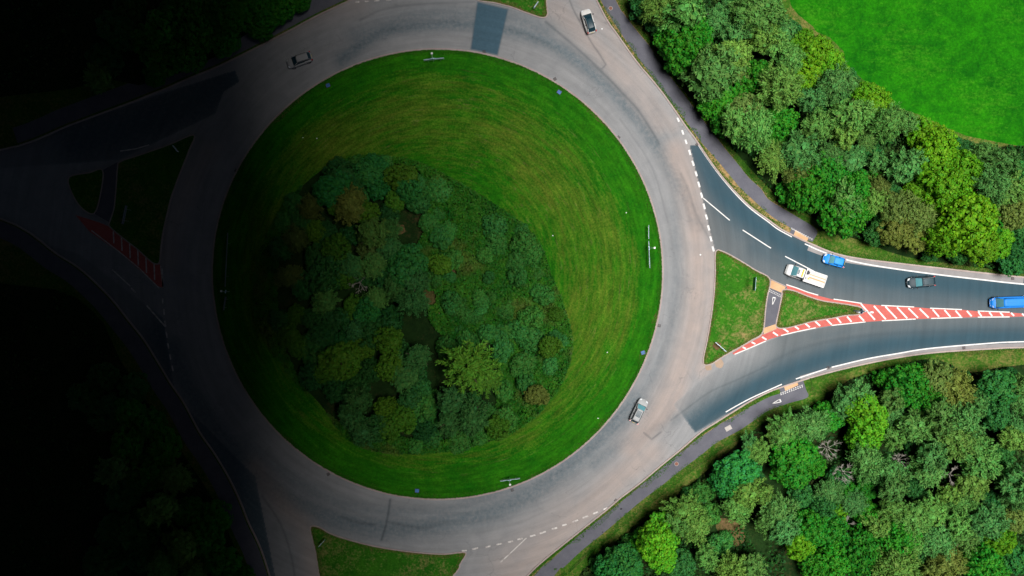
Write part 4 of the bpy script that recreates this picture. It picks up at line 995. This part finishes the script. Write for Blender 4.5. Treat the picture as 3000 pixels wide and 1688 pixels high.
def patch_grid(c00, c10, c11, c01, bow, nu=6, nv=4):
    """bilinear patch bulged along its normal"""
    c00, c10, c11, c01 = [np.array(c, float) for c in (c00, c10, c11, c01)]
    nrm = np.cross(c10 - c00, c01 - c00); nrm /= np.linalg.norm(nrm)
    v = []; f = []
    for j in range(nv + 1):
        for i in range(nu + 1):
            u = i / nu; w_ = j / nv
            p = (c00 * (1 - u) + c10 * u) * (1 - w_) + (c01 * (1 - u) + c11 * u) * w_
            v.append(p + nrm * bow * (1 - (2 * u - 1) ** 2) * (0.6 + 0.4 * (1 - (2 * w_ - 1) ** 2)))
    for j in range(nv):
        for i in range(nu):
            a = j * (nu + 1) + i
            f.append((a, a + 1, a + nu + 2, a + nu + 1))
    return v, f
def wheel(root, x, y, r, w):
    m = MB(); n = 20; v = []; f = []
    prof = [(-w / 2, r * 0.62), (-w / 2, r * 0.94), (-w / 2 + .03, r), (w / 2 - .03, r), (w / 2, r * 0.94), (w / 2, r * 0.62)]
    for k in range(n):
        a = 2 * math.pi * k / n
        for yy, rr in prof: v.append((rr * math.cos(a), yy, rr * math.sin(a)))
    q = len(prof)
    for k in range(n):
        for j in range(q - 1): f.append((k * q + j, k * q + j + 1, ((k + 1) % n) * q + j + 1, ((k + 1) % n) * q + j))
    o = m.add(v, f).build('wheel', M['tyre'], root, True); o.location = (x, y, r)
    m2 = MB(); s_ = 1 if y > 0 else -1
    v2 = [(0, s_ * w * .42, 0)] + [(r * .62 * math.cos(2 * math.pi * k / n), s_ * w * .46, r * .62 * math.sin(2 * math.pi * k / n)) for k in range(n)]
    m2.add(v2, [(0, 1 + k, 1 + (k + 1) % n) for k in range(n)])
    for k in range(5):
        a = 2 * math.pi * k / 5; c, s2 = math.cos(a), math.sin(a)
        m2.tube([(0, s_ * w * .47, 0), (c * r * .6, s_ * w * .49, s2 * r * .6)], [.035, .025], 5)
    m2.build('rim', M['rim'], o)
def car(name, label, group, at, direction, paint, L=4.35, Wd=1.80, Hc=1.48, belt=0.94, wb=(1.45, 0.55, -1.35, -2.02), rear_deck=0.0, roof_mat=None, rails=None, sunroof=None, glass='glass', panel_sides=False, hood=0.80, windscreen=None):
    x, y = w2(at, 0.7)
    root = empty(name, (x, y, 0.006), math.atan2(direction[1], direction[0]))
    tag(root, label, 'van' if 'van' in name else 'car', group)
    h = L / 2
    top = [(-h, 0.62), (-h + .06, 0.86), (-h + .22, belt - .01), (-h + .5, belt), (wb[0] - .05, belt), (wb[0] + .25, belt - .05), (h - .45, hood), (h - .14, hood - .12), (h, 0.50)]
    def hw(x_):
        t_ = abs(x_) / h
        return Wd / 2 * (1 - (0.30 if x_ > 0 else 0.20) * t_ ** 9 - 0.035 * t_ ** 3)
    def half(x_):
        w_ = hw(x_); z = lerp_tab(top, x_); zb = 0.20 + 0.10 * (abs(x_) / h) ** 6
        sh = min(z - 0.05, belt - .03)
        return [(0, zb), (w_ * .88, zb), (w_ * .97, zb + .10), (w_, (zb + sh) * .52), (w_ * .985, sh - .08), (w_ * .93, sh), (w_ * .84, z - .018), (w_ * .45, z + .012), (0, z + .02)]
    st = [-h, -h + .04, -h + .12, -h + .25, -h + .5] + list(np.linspace(-h + .75, h - .75, 12)) + [h - .5, h - .3, h - .16, h - .06, h]
    MB().add(*ring_loft(st, half)).build('body', paint, root, True)
    xa, xb, xc, xd = wb
    ya = hw(xa) * .86; yr = Wd / 2 * .70; yd = hw(xd) * .84; yb = Wd / 2 * .88
    zb = belt - .02; zr = Hc - .05
    # roof: a shallow dome with rounded edges
    v = []; f = []; nu, nv = 10, 8
    for j in range(nv + 1):
        for i in range(nu + 1):
            u = i / nu * 2 - 1; w_ = j / nv * 2 - 1
            xx = (xb + xc) / 2 + u * (xb - xc) / 2 * (1.02 - .04 * w_ * w_); yy = w_ * yr * (1 - .05 * u * u)
            v.append((xx, yy, Hc - .045 * u * u - .05 * w_ ** 4 - .01))
    for j in range(nv):
        for i in range(nu):
            a = j * (nu + 1) + i; f.append((a, a + 1, a + nu + 2, a + nu + 1))
    rm = MB().add(v, f)
    rf = rm.build('roof', roof_mat or paint, root, True)
    md = rf.modifiers.new('thick', 'SOLIDIFY'); md.thickness = 0.05; md.offset = -1
    W_ = windscreen or glass
    MB().add(*patch_grid((xa, -ya, zb), (xa, ya, zb), (xb, yr, zr), (xb, -yr, zr), .07)).build('windscreen', M[W_], root, True)
    MB().add(*patch_grid((xd, yd, zb), (xd, -yd, zb), (xc, -yr, zr), (xc, yr, zr), .05)).build('rear_window', M[glass] if not panel_sides else paint, root, True)
    for s_ in (1, -1):
        a0, a1, a2, a3 = (xa, s_ * ya, zb), (xd, s_ * yd, zb), (xc, s_ * yr, zr), (xb, s_ * yr, zr)
        cs = (a0, a1, a2, a3) if s_ > 0 else (a1, a0, a3, a2)
        cs = (cs[1], cs[0], cs[3], cs[2]) if s_ > 0 else (cs[1], cs[0], cs[3], cs[2])
        MB().add(*patch_grid(*cs, .05)).build('side_panel' if panel_sides else 'side_window', paint if panel_sides else M['glass'], root, True)
        MB().tube([(xa + .05, s_ * ya, zb), (xb, s_ * yr, zr + .02)], [.05, .045], 6).build('pillar', paint, root, True)
        MB().tube([(xd - .02, s_ * yd, zb), (xc, s_ * yr, zr + .02)], [.06, .05], 6).build('pillar', paint, root, True)
        if not panel_sides:
            xm = (xb + xc) / 2 - .05
            MB().tube([(xm, s_ * (ya + .02), zb), (xm, s_ * (yr + .03), zr + .02)], [.045, .04], 6).build('door_pillar', M['black_trim'], root)
        # headlamps, tail lamps, mirrors
        MB().add(*patch_grid((h - .13, s_ * (hw(h - .13) * .98), .62), (h - .02, s_ * hw(h - .02) * .55, .60), (h - .26, s_ * hw(h - .26) * .55, hood - .03), (h - .42, s_ * hw(h - .42) * .93, hood + .015), .03) if s_ < 0 else
                 patch_grid((h - .02, s_ * hw(h - .02) * .55, .60), (h - .13, s_ * (hw(h - .13) * .98), .62), (h - .42, s_ * hw(h - .42) * .93, hood + .015), (h - .26, s_ * hw(h - .26) * .55, hood - .03), .03)).build('headlight', M['lamp_white'], root, True)
        MB().box(-h - .015, -h + .24, s_ * hw(-h + .1) * .93 - .10, s_ * hw(-h + .1) * .93 + .085, .68, belt + .02).build('tail_light', M['lamp_red'], root)
        mr = MB().tube([(xa - .22, s_ * (ya + .08), zb + .04), (xa - .20, s_ * (Wd / 2 + .10), zb + .08)], [.03, .03], 5)
        mr.box(xa - .28, xa - .12, s_ * (Wd / 2 + .12) - .09, s_ * (Wd / 2 + .12) + .09, zb, zb + .15)
        mr.build('wing_mirror', M['black_trim'] if name != 'estate_car' else paint, root)
        for wx in (h - .86, -h + .82): wheel(root, wx, s_ * (Wd / 2 - .10), .325, .22)
        if rails: MB().tube([(xb - .1, s_ * (yr - .06), Hc + .0), (xb - .2, s_ * (yr - .05), Hc + .045), (xc + .2, s_ * (yr - .05), Hc + .045), (xc + .08, s_ * (yr - .06), Hc + .0)], [.028] * 4, 6).build('roof_rail', M[rails], root)
    MB().box(h - .01, h + .015, -.26, .26, .38, .49).build('number_plate', M['plate'], root)
    MB().box(-h - .02, -h + .01, -.26, .26, .62, .73).build('number_plate', M['plate_y'], root)
    # dark lower bumpers and the wiper cowl
    MB().box(h - .22, h + .012, -hw(h - .1) * .85, hw(h - .1) * .85, .22, .36).build('front_bumper', M['black_trim'], root)
    MB().box(xa - .02, xa + .10, -ya * .92, ya * .92, zb - .02, zb + .022).build('wiper_cowl', M['black_trim'], root)
    if sunroof:
        x0, x1, yw = sunroof
        v, f = patch_grid((x0, -yw, Hc + .012), (x1, -yw, Hc + .012), (x1, yw, Hc + .012), (x0, yw, Hc + .012), .012)
        MB().add(v, f).build('sunroof', M[glass], root, True)
    return root
CG = 'cars on the roundabout and its roads'
px = lambda c, r, x, y: Q(c, r, (x, y))[0]
car('estate_car', 'dim silver-grey estate car with red tail lamps on the upper left roundabout lane', CG, px(1, 0, 435, 605), (-215, -75), car_paint('grey_paint', (0.30, 0.30, 0.30)), L=4.35, rails='black_trim', wb=(1.05, 0.35, -1.65, -2.02), glass='glass')
car('hatchback_car', 'white car with dark glass roof leaving at the top of the photo', CG, px(2, 0, 770, 212), (-63, 205), car_paint('white_paint_car', (0.62, 0.61, 0.58)), L=4.1, roof_mat=M['glass'], rails='silver', wb=(1.0, 0.30, -1.55, -1.93), glass='glass')
car('sport_utility_car', 'silver car with glass sunroof on the lower right of the roundabout', CG, px(2, 2, 1277, 1238), (105, 215), car_paint('silver_paint', (0.36, 0.37, 0.37)), L=4.25, Hc=1.60, rails='black_trim', wb=(1.08, 0.42, -1.65, -2.0), sunroof=(-.95, .15, .40), windscreen='sky_tint_glass')
car('hatchback_car', 'bright blue small car beside the white edge line', CG, px(3, 1, 665, 1173), (-182, 50), car_paint('blue_paint', (0.012, 0.24, 0.72)), L=3.65, Wd=1.72, wb=(0.85, 0.22, -1.35, -1.70), windscreen='sky_tint_glass')
car('sport_utility_car', 'black car with silver roof rails between the blue car and van', CG, px(3, 1, 1540, 1388), (-262, -22), car_paint('black_paint', (0.012, 0.030, 0.042)), L=4.55, Wd=1.86, Hc=1.65, rails='silver', wb=(1.02, 0.30, -1.85, -2.16), windscreen='sky_tint_glass', sunroof=(-1.5, .0, .46), glass='glass')
van = car('panel_van', 'blue panel van cut off by the right frame edge', CG, (2959, 886), (-325, -12), car_paint('van_blue', (0.010, 0.19, 0.62)), L=6.6, Wd=1.95, Hc=2.1, belt=1.05, wb=(2.52, 1.92, -3.05, -3.24), panel_sides=True, hood=.95, windscreen='sky_tint_glass')
MB().box(-2.7, 1.4, -.03, .03, 2.10, 2.115).build('roof_seam', van.children[0].data.materials[0], van)

def recovery_truck():
    x, y = w2(px(3, 1, 385, 1322), 1.0)
    root = empty('recovery_truck', (x, y, 0.006), math.atan2(125, -365))
    tag(root, 'white flatbed recovery truck with empty loading bed behind the cab', 'truck')
    pw = car_paint('truck_white', (0.66, 0.66, 0.65)); m_bed = plain('bed_deck', (0.52, 0.50, 0.47), 0.6, 0.3, var=0.15, scale=2.0)
    orange = plain('bed_orange', (0.62, 0.30, 0.13), 0.6, 0.2); grey = plain('truck_grey', (0.20, 0.21, 0.22), 0.5, 0.3); yel = plain('strap_yellow', (0.70, 0.50, 0.04), 0.6, 0.2)
    h = 3.4
    top = [(0.85, 1.15), (2.2, 1.12), (2.7, 1.02), (3.15, .92), (3.36, .72), (3.4, .5)]
    def hw(x_): return 1.0 * (1 - .20 * max(0, (x_ - 2.2) / 1.2) ** 3.2)
    def half(x_):
        w_ = hw(x_); z = lerp_tab(top, x_); sh = z - .07
        return [(0, .32), (w_ * .9, .32), (w_ * .98, .45), (w_, .7 if sh > .75 else (sh + .4) / 2), (w_ * .985, sh - .06), (w_ * .94, sh), (w_ * .84, z), (w_ * .4, z + .03), (0, z + .035)]
    MB().add(*ring_loft([0.72, 0.8, 1.2, 1.6, 2.0, 2.3, 2.6, 2.85, 3.05, 3.2, 3.3, 3.37, 3.4], half)).build('cab', pw, root, True)
    # cab roof and glass
    v = []; f = []
    for j in range(9):
        for i in range(9):
            u = i / 4 - 1; w_ = j / 4 - 1
            v.append((1.30 + u * .62, w_ * .80 * (1 - .04 * u * u), 2.02 - .05 * u * u - .06 * w_ ** 4))
    for j in range(8):
        for i in range(8):
            a = j * 9 + i; f.append((a, a + 1, a + 10, a + 9))
    rf = MB().add(v, f).build('cab_roof', pw, root, True); md = rf.modifiers.new('thick', 'SOLIDIFY'); md.thickness = .06; md.offset = -1
    MB().add(*patch_grid((2.55, -.86, 1.10), (2.55, .86, 1.10), (1.90, .76, 1.97), (1.90, -.76, 1.97), .09)).build('windscreen', M['sky_tint_glass'], root, True)
    MB().add(*patch_grid((.74, .9, 1.12), (.74, -.9, 1.12), (.68, -.76, 1.97), (.68, .76, 1.97), .01)).build('rear_panel', pw, root)
    for s_ in (1, -1):
        cs = ((.74, .95 * s_, 1.1), (2.5, .88 * s_, 1.1), (1.88, .77 * s_, 1.97), (.7, .77 * s_, 1.97))
        if s_ > 0: cs = (cs[1], cs[0], cs[3], cs[2])
        MB().add(*patch_grid(*cs, .02)).build('side_window', M['glass'], root, True)
        MB().tube([(2.55, s_ * .88, 1.08), (1.9, s_ * .78, 1.98)], [.06, .05], 6).build('pillar', pw, root, True)
        MB().box(2.2, 2.4, s_ * 1.18 - .13, s_ * 1.18 + .13, 1.1, 1.38).tube([(2.3, s_ * .95, 1.15), (2.3, s_ * 1.1, 1.2)], [.03, .03], 5).build('wing_mirror', M['black_trim'], root)
        MB().add(*patch_grid((3.37, s_ * .45, .62), (3.24, s_ * .80, .62), (3.02, s_ * .80, .93), (3.2, s_ * .42, .90), .03) if s_ > 0 else patch_grid((3.24, s_ * .80, .62), (3.37, s_ * .45, .62), (3.2, s_ * .42, .90), (3.02, s_ * .80, .93), .03)).build('headlight', M['lamp_white'], root, True)
        MB().box(-3.42, -3.34, s_ * .80 - .14, s_ * .80 + .14, .55, .72).build('tail_light', M['lamp_red'], root)
        # bed side rails with stake pockets
        r_ = MB().box(-3.36, .30, s_ * 1.04 - .05, s_ * 1.04 + .05, .93, 1.10)
        for k in range(7): r_.box(-3.2 + k * .55, -3.08 + k * .55, s_ * 1.10 - .012, s_ * 1.10 + .018, .80, 1.06)
        r_.build('side_rail', pw, root)
        MB().box(-2.1, -.2, s_ * .86 - .12, s_ * .86 + .12, .42, .84).build('side_locker', grey, root)
        for wx in (2.35, -1.35): wheel(root, wx, s_ * .88, .36, .24)
    MB().box(-.9, -1.8, -.1, .1, .3, .8).build('axle', M['black_trim'], root)
    MB().add(*patch_grid((1.55, -.42, 2.035), (1.85, -.42, 2.015), (1.85, .42, 2.015), (1.55, .42, 2.035), .008)).build('roof_hatch', M['glass'], root)
    MB().box(.95, 1.15, -.62, .62, 2.0, 2.16).build('beacon_bar', yel, root)
    MB().box(-3.36, .42, -.99, .99, .88, .98).build('bed', m_bed, root)
    MB().box(-3.30, -.55, .05, .24, .984, .995).box(-3.30, -.55, -.42, -.30, .984, .995).build('wheel_track', orange, root)
    MB().box(.34, .46, -1.02, 1.02, .98, 1.75).build('headboard', pw, root)
    MB().box(-.35, .22, -.72, -.30, .985, 1.30).tube([(-.05, -.85, 1.15), (-.05, -.2, 1.15)], [.16, .16], 10).build('winch', M['black_trim'], root)
    MB().box(-.10, .12, .34, .58, .985, 1.20).build('tool_box', grey, root)
    MB().box(-.62, -.42, .30, .52, .986, 1.08).build('strap_coil', yel, root)
    MB().box(-3.44, -3.36, -1.02, 1.02, .84, 1.06).build('tail_board', pw, root)
    MB().box(3.38, 3.42, -.26, .26, .40, .51).build('number_plate', M['plate'], root)
recovery_truck()

# ------------------------------------------------------------------ signs and street furniture
M['sign_back'] = plain('sign_back', (0.46, 0.66, 0.76), 0.6, 0.3)
M['dimmed_back'] = plain('dimmed_sign_back', (0.13, 0.15, 0.17), 0.6, 0.2)  # darker copy of sign_back for the left signs, shade put into the colour
M['steel'] = plain('galvanised_steel', (0.42, 0.45, 0.47), 0.45, 0.5, 0.6)
M['sign_black'] = plain('sign_black', (0.012, 0.012, 0.014), 0.5, 0.3)
M['sign_white'] = plain('sign_white', (0.75, 0.75, 0.75), 0.5, 0.3)
M['sign_blue'] = plain('sign_blue', (0.03, 0.16, 0.50), 0.45, 0.4)
M['sign_green'] = plain('sign_green', (0.01, 0.16, 0.07), 0.5, 0.3)
M['iron'] = plain('cast_iron', (0.045, 0.032, 0.030), 0.7, 0.3, var=0.3)
M['rust'] = plain('rusty_iron', (0.20, 0.090, 0.065), 0.8, 0.2, var=0.2)
M['cover_blue'] = plain('blue_cover', (0.045, 0.15, 0.36), 0.55, 0.3, var=0.25)
M['concrete'] = plain('concrete', (0.40, 0.37, 0.34), 0.9, 0.1, var=0.15)
M['wood_cut'] = plain('cut_wood', (0.26, 0.15, 0.085), 0.9, 0.1, var=0.3)
def sign_board(label, p0, p1, zt=1.5, h_=0.75, face='chevron', lamp=None, group=None, name='road_sign', back='sign_back'):
    """p0, p1: pixel ends of the board's top edge; the printed side is to the right of p0->p1"""
    a = np.array(w2(p0, zt)); b = np.array(w2(p1, zt)); mid = (a + b) / 2; d = b - a; L = np.linalg.norm(d); ang = math.atan2(d[1], d[0])
    root = empty(name, (mid[0], mid[1], VZ), ang); tag(root, label, 'sign', group)
    z1 = zt - VZ; z0 = z1 - h_
    fb = MB().box(-L / 2, L / 2, -.02, .02, z0, z1); fb.build('board', M[back], root)
    if face == 'chevron':
        MB().box(-L / 2 + .01, L / 2 - .01, -.026, -.0225, z0 + .01, z1 - .01).build('face', M['sign_black'], root)
        m = MB(); n = max(2, int(round(L / .55))); st = L / n
        for k in range(n):
            x0 = -L / 2 + st * (k + .2); hw_ = st * .30; ym = -.030; zm = (z0 + z1) / 2; dz = h_ * .42; dx = -st * .3
            m.add([(x0 - dx, ym, zm - dz), (x0 - dx + hw_, ym, zm - dz), (x0 + hw_, ym, zm), (x0 - dx + hw_, ym, zm + dz), (x0 - dx, ym, zm + dz), (x0, ym, zm)], [(0, 1, 2, 5), (5, 2, 3, 4)])
        m.build('chevrons', M['sign_white'], root)
    elif face in ('green', 'white', 'blue'):
        MB().box(-L / 2 + .02, L / 2 - .02, -.026, -.0225, z0 + .02, z1 - .02).build('face', M['sign_' + face], root)
    # stiffening rails on the back
    MB().box(-L / 2 + .05, L / 2 - .05, .0225, .055, z0 + .12, z0 + .18).box(-L / 2 + .05, L / 2 - .05, .0225, .055, z1 - .18, z1 - .12).build('back_rail', M['steel'], root)
    for k in (-.3, .3): MB().tube([(L * k, .085, -.02), (L * k, .085, z1 - .03)], [.035, .035], 8).build('post', M['steel'], root)
    if lamp is not None:
        u, out = lamp
        MB().tube([(L * u, .12, -.02), (L * u, .12, z1 + .55), (L * u, -out * .5, z1 + .78), (L * u, -out, z1 + .74)], [.045, .04, .035, .03], 8).build('lamp_arm', M['steel'], root)
        MB().box(L * u - .16, L * u + .16, -out - .28, -out + .02, z1 + .66, z1 + .78).build('lamp', M['sign_white'], root)
        MB().box(L * u - .28, L * u + .28, -.06, .10, z1 + .02, z1 + .16).build('lamp_bracket', M['sign_back'], root)
    return root
SG = 'signs on the roundabout and splitter islands'
sign_board('wide grey sign back with white lamp at the top of the roundabout grass', px(1, 0, 1890, 580), px(1, 0, 1685, 600), lamp=(.05, .55), group=SG)
sign_board('short blue-grey board right of the island, upper of the two in line', px(2, 1, 1377, 955), px(2, 1, 1377, 815), group=SG, face='chevron')
sign_board('long blue-grey board right of the island with white lamp, lower of two', px(2, 1, 1388, 1250), px(2, 1, 1377, 975), lamp=(.23, .65), group=SG)
sign_board('long dim board on the dark left edge of the island, above the lamp', px(0, 1, 2285, 890), px(0, 1, 2258, 1440), group=SG, h_=.45, back='dimmed_back')
sign_board('short dim sign with lamp near the left kerb of the island', px(0, 2, 2262, 85), px(0, 2, 2240, 225), lamp=(-.85, .35), group=SG, back='dimmed_back')
sign_board('grey sign with white lamp at the bottom of the island grass', px(1, 3, 2455, 497), px(1, 3, 2655, 470), lamp=(-.02, .45), group=SG)
sign_board('tall pale blue direction sign on two posts, splitter island beside the crossing path', px(2, 1, 2457, 1340), px(2, 2, 2447, 25), zt=3.0, h_=1.5, face='green', group=SG)
sign_board('dark sign on the bare brown patch at the splitter island tip', px(2, 2, 2160, 640), px(2, 2, 2050, 545), zt=1.3, h_=.8, face='chevron', group=SG)
sign_board('thin pale sign on the top splitter island', px(2, 0, 265, 10), px(2, 0, 220, 75), zt=1.4, h_=.7, face='white', group=SG)
sign_board('dim sign on the dark left splitter island, upper tip', px(0, 1, 1780, 75), px(0, 1, 1730, 12), zt=1.4, h_=.7, face='white', group=SG)
sign_board('dim long sign on the dark left splitter island beside its path', px(0, 1, 1258, 615), px(0, 1, 1220, 805), zt=2.2, h_=.8, face='green', group=SG, back='dimmed_back')
sign_board('grey sign on the bottom splitter island', px(1, 3, 685, 1092), px(1, 3, 625, 1158), zt=1.4, h_=.7, face='white', group=SG)
# keep-left sign on a leaning lamp post at the tip of the splitter island
bx, by = w2(px(3, 2, 860, 228), 0)
root = empty('lamp_post', (bx, by, VZ)); tag(root, 'pale post with blue disc and white lamp at the splitter island tip', 'sign')
MB().tube([(0, 0, -.02), (0, 0, 2.4), (0, 0, 4.2)], [.13, .11, .09], 10).build('post', M['sign_back'], root)
MB().tube([(0, 0, 4.15), (.35, -.05, 4.35), (.8, -.1, 4.35)], [.05, .045, .04], 8).build('arm', M['steel'], root)
MB().tube([(.55, -.07, 4.36), (.75, -.1, 4.42), (1.15, -.15, 4.40), (1.30, -.17, 4.36)], [.05, .17, .19, .05], 10).build('lamp', M['sign_white'], root, True)
n = 20
MB().add([(.10 + dx, .45 * math.cos(2 * math.pi * k / n), 2.6 + .45 * math.sin(2 * math.pi * k / n)) for dx in (0, .04) for k in range(n)], [tuple(range(n - 1, -1, -1)), tuple(range(n, 2 * n))] + [(k, (k + 1) % n, n + (k + 1) % n, n + k) for k in range(n)]).build('blue_disc', M['sign_blue'], root)
MB().add([(.145, -.05, 2.86), (.145, -.05, 2.5), (.145, -.2, 2.62), (.145, -.22, 2.34), (.145, .05, 2.36), (.145, -.06, 2.46), (.145, .06, 2.86)], [(0, 1, 2), (0, 6, 5, 1)]).build('arrow', M['sign_white'], root)
rb = empty('traffic_bollard', (*w2(px(3, 2, 905, 240), 0.5), VZ)); tag(rb, 'stubby white bollard with pale blue top beside the lamp post', 'bollard')
MB().tube([(0, 0, -.02), (0, 0, .15), (0, 0, .9), (0, 0, 1.0)], [.24, .22, .20, .12], 14).build('shell', M['sign_white'], rb, True)
MB().tube([(0, 0, 1.0), (0, 0, 1.06)], [.13, .10], 12).build('cap', M['sign_back'], rb)

# small covers, gullies and litter
def cover_box(label, at, rz):
    x, y = w2(at, VZ); r = empty('inspection_cover', (x, y, VZ), rz); tag(r, label, 'cover', 'blue covers in the island grass')
    m = MB()
    for a in ((-.40, .40, -.36, -.28), (-.40, .40, .28, .36), (-.40, -.32, -.28, .28), (.32, .40, -.28, .28)): m.box(*a, -.02, .07)
    m.build('frame', M['iron'], r)
    m = MB().box(-.32, .32, -.28, .28, .0, .085); m.box(-.05, .12, -.10, .10, .085, .10); m.build('lid', M['cover_blue'], r)
cover_box('dim blue square cover in the grass, upper left of the island', px(1, 0, 725, 860), .35)
cover_box('small grey-blue square cover in the grass, upper right of the island', px(2, 0, 475, 928), -.6)
cover_box('blue square cover in the grass at the bottom of the island', px(1, 3, 1620, 590), -.05)
cover_box('bright blue square cover by a worn kerb, lower right of the island', px(2, 2, 1318, 650), .3)
def gully(label, at, rz, size=.42, mat='iron'):
    x, y = w2(at, 0); r = empty('drain_grate', (x, y, .0062), rz); tag(r, label, 'drain', 'drain grates along the kerbs')
    m = MB(); s2 = size / 2
    for a in ((-s2, s2, -s2, -s2 + .05), (-s2, s2, s2 - .05, s2), (-s2, -s2 + .05, -s2 + .05, s2 - .05), (s2 - .05, s2, -s2 + .05, s2 - .05)): m.box(*a, 0, .022)
    m.build('frame', M[mat], r)
    m = MB()
    for k in range(5): m.box(-s2 + .06 + k * (size - .12) / 5, -s2 + .10 + k * (size - .12) / 5, -s2 + .05, s2 - .05, 0, .016)
    m.build('grate', M['iron'], r)
for lab, at, rz in (('dark drain below the blue road patch at the island top', px(1, 0, 2295, 522), .2), ('dark drain on the island kerb below the top junction', px(2, 0, 432, 796), .6), ('dark drain on the island kerb facing the dashed line', px(2, 0, 1072, 1383), .9),
                    ('dark drain on the right island kerb above the silver car', px(2, 2, 1480, 378), 1.4), ('dark drain on the lower left island kerb', px(1, 3, 728, 424), .5), ('dark drain on the bottom island kerb near the lamp sign', px(2, 3, 2, 582), .3),
                    ('dark drain at the outer kerb above the worn dashes', px(2, 3, 1045, 688), .8), ('dark drain in the gap of the exit road white line', px(3, 2, 605, 803), .3), ('dark drain on the shoulder above the lower right trees', px(3, 2, 1970, 602), .1),
                    ('dim drain on the left island kerb', px(0, 1, 2375, 268), 1.0), ('dark drain where the approach road edge line begins', px(2, 1, 1862, 5), .8), ('brown drain framed in white on the right shoulder', px(3, 1, 2460, 1352), .1)):
    gully(lab, at, rz, .5)
def manhole(label, at, r0=.34, mat='rust', sq=None):
    x, y = w2(at, VZ); r = empty('manhole_cover', (x, y, VZ + .006), 0.5); tag(r, label, 'manhole', 'manhole covers in the footpaths')
    if sq:
        MB().box(-sq[0], sq[0], -sq[1], sq[1], 0, .012).build('frame', M['concrete'], r); MB().box(-sq[0] + .05, sq[0] - .05, -sq[1] + .05, sq[1] - .05, .012, .02).build('lid', M[mat], r); return
    MB().tube([(0, 0, 0), (0, 0, .012)], [r0 + .05, r0 + .05], 24).build('frame', M['concrete'], r); MB().tube([(0, 0, .012), (0, 0, .022)], [r0, r0], 24).build('lid', M[mat], r)
manhole('reddish round manhole cover in the upper footpath', px(2, 0, 992, 84), .30); manhole('reddish round manhole cover in the lower footpath', px(2, 3, 1655, 320), .30)
manhole('pale square manhole cover in the lower footpath', px(2, 2, 2176, 1410), mat='concrete', sq=(.55, .38))
def scrap(name, label, at, z, s_, mat, seed, grp=None):
    r = random.Random(seed); x, y = w2(at, z)
    bm = bmesh.new(); bmesh.ops.create_icosphere(bm, subdivisions=2, radius=s_)
    for v in bm.verts: v.co = Vector((v.co.x * r.uniform(.7, 1.5), v.co.y * r.uniform(.7, 1.2), v.co.z * r.uniform(.25, .5)))
    me_ = bpy.data.meshes.new(name); bm.to_mesh(me_); bm.free()
    o = link_mesh(name, me_, M[mat]); o.location = (x, y, z + s_ * .25); tag(o, label, 'litter', grp)
LG = 'white scraps lying in the island grass'
for i, (lab, at) in enumerate((('tiny white scrap in the grass left of the two sign boards', px(2, 1, 1150, 692)), ('tiny white scrap in the grass just right of the thicket', px(2, 1, 410, 922)), ('tiny white scrap in the grass left of the bright blue cover', px(2, 2, 958, 648)), ('tiny white scrap in the grass beside the silver car', px(2, 2, 865, 1310)), ('tiny white scrap in the dim grass, upper left of the island', px(1, 0, 613, 1393)), ('second tiny white scrap in the dim upper left grass, nearer the kerb', px(1, 0, 472, 1385)))):
    scrap('litter', lab, at, VZ, .09, 'sign_white', i, LG)
scrap('litter', 'small black scrap on the lower footpath, upper one', px(2, 3, 1098, 772), VZ, .16, 'sign_black', 20); scrap('litter', 'tiny black scrap on the lower footpath, lower one', px(2, 3, 912, 1007), VZ, .09, 'sign_black', 21)
scrap('litter', 'small white scrap on the road beside the white car', px(2, 0, 905, 292), 0.004, .12, 'sign_white', 22); scrap('litter', 'tiny pale scrap on the roundabout lane left of the splitter tip', px(2, 1, 1895, 1115), .004, .12, 'sign_white', 23)
for k, (dx, dy, L_, a_) in enumerate(((0, 0, 1.3, 1.35), (14, 2, 1.2, 1.5), (48, -20, 1.2, 1.1), (70, -8, 1.0, 1.9), (88, 0, 1.1, 1.75), (62, 12, .9, .5))):
    x, y = w2(px(1, 2, 1758 + dx, 275 + dy), .2); o = MB().tube([(-L_ / 2, 0, 0), (0, .03, .01), (L_ / 2, 0, 0)], [.10, .11, .09], 9).build('cut_log', M['wood_cut'], None)
    o.location = (x, y, VZ + .14 + .02 * k); o.rotation_euler = (0, .04, a_); tag(o, f'{ORD[k]} of the brown cut logs in the thicket clearing', 'log', 'cut logs in the thicket clearing')
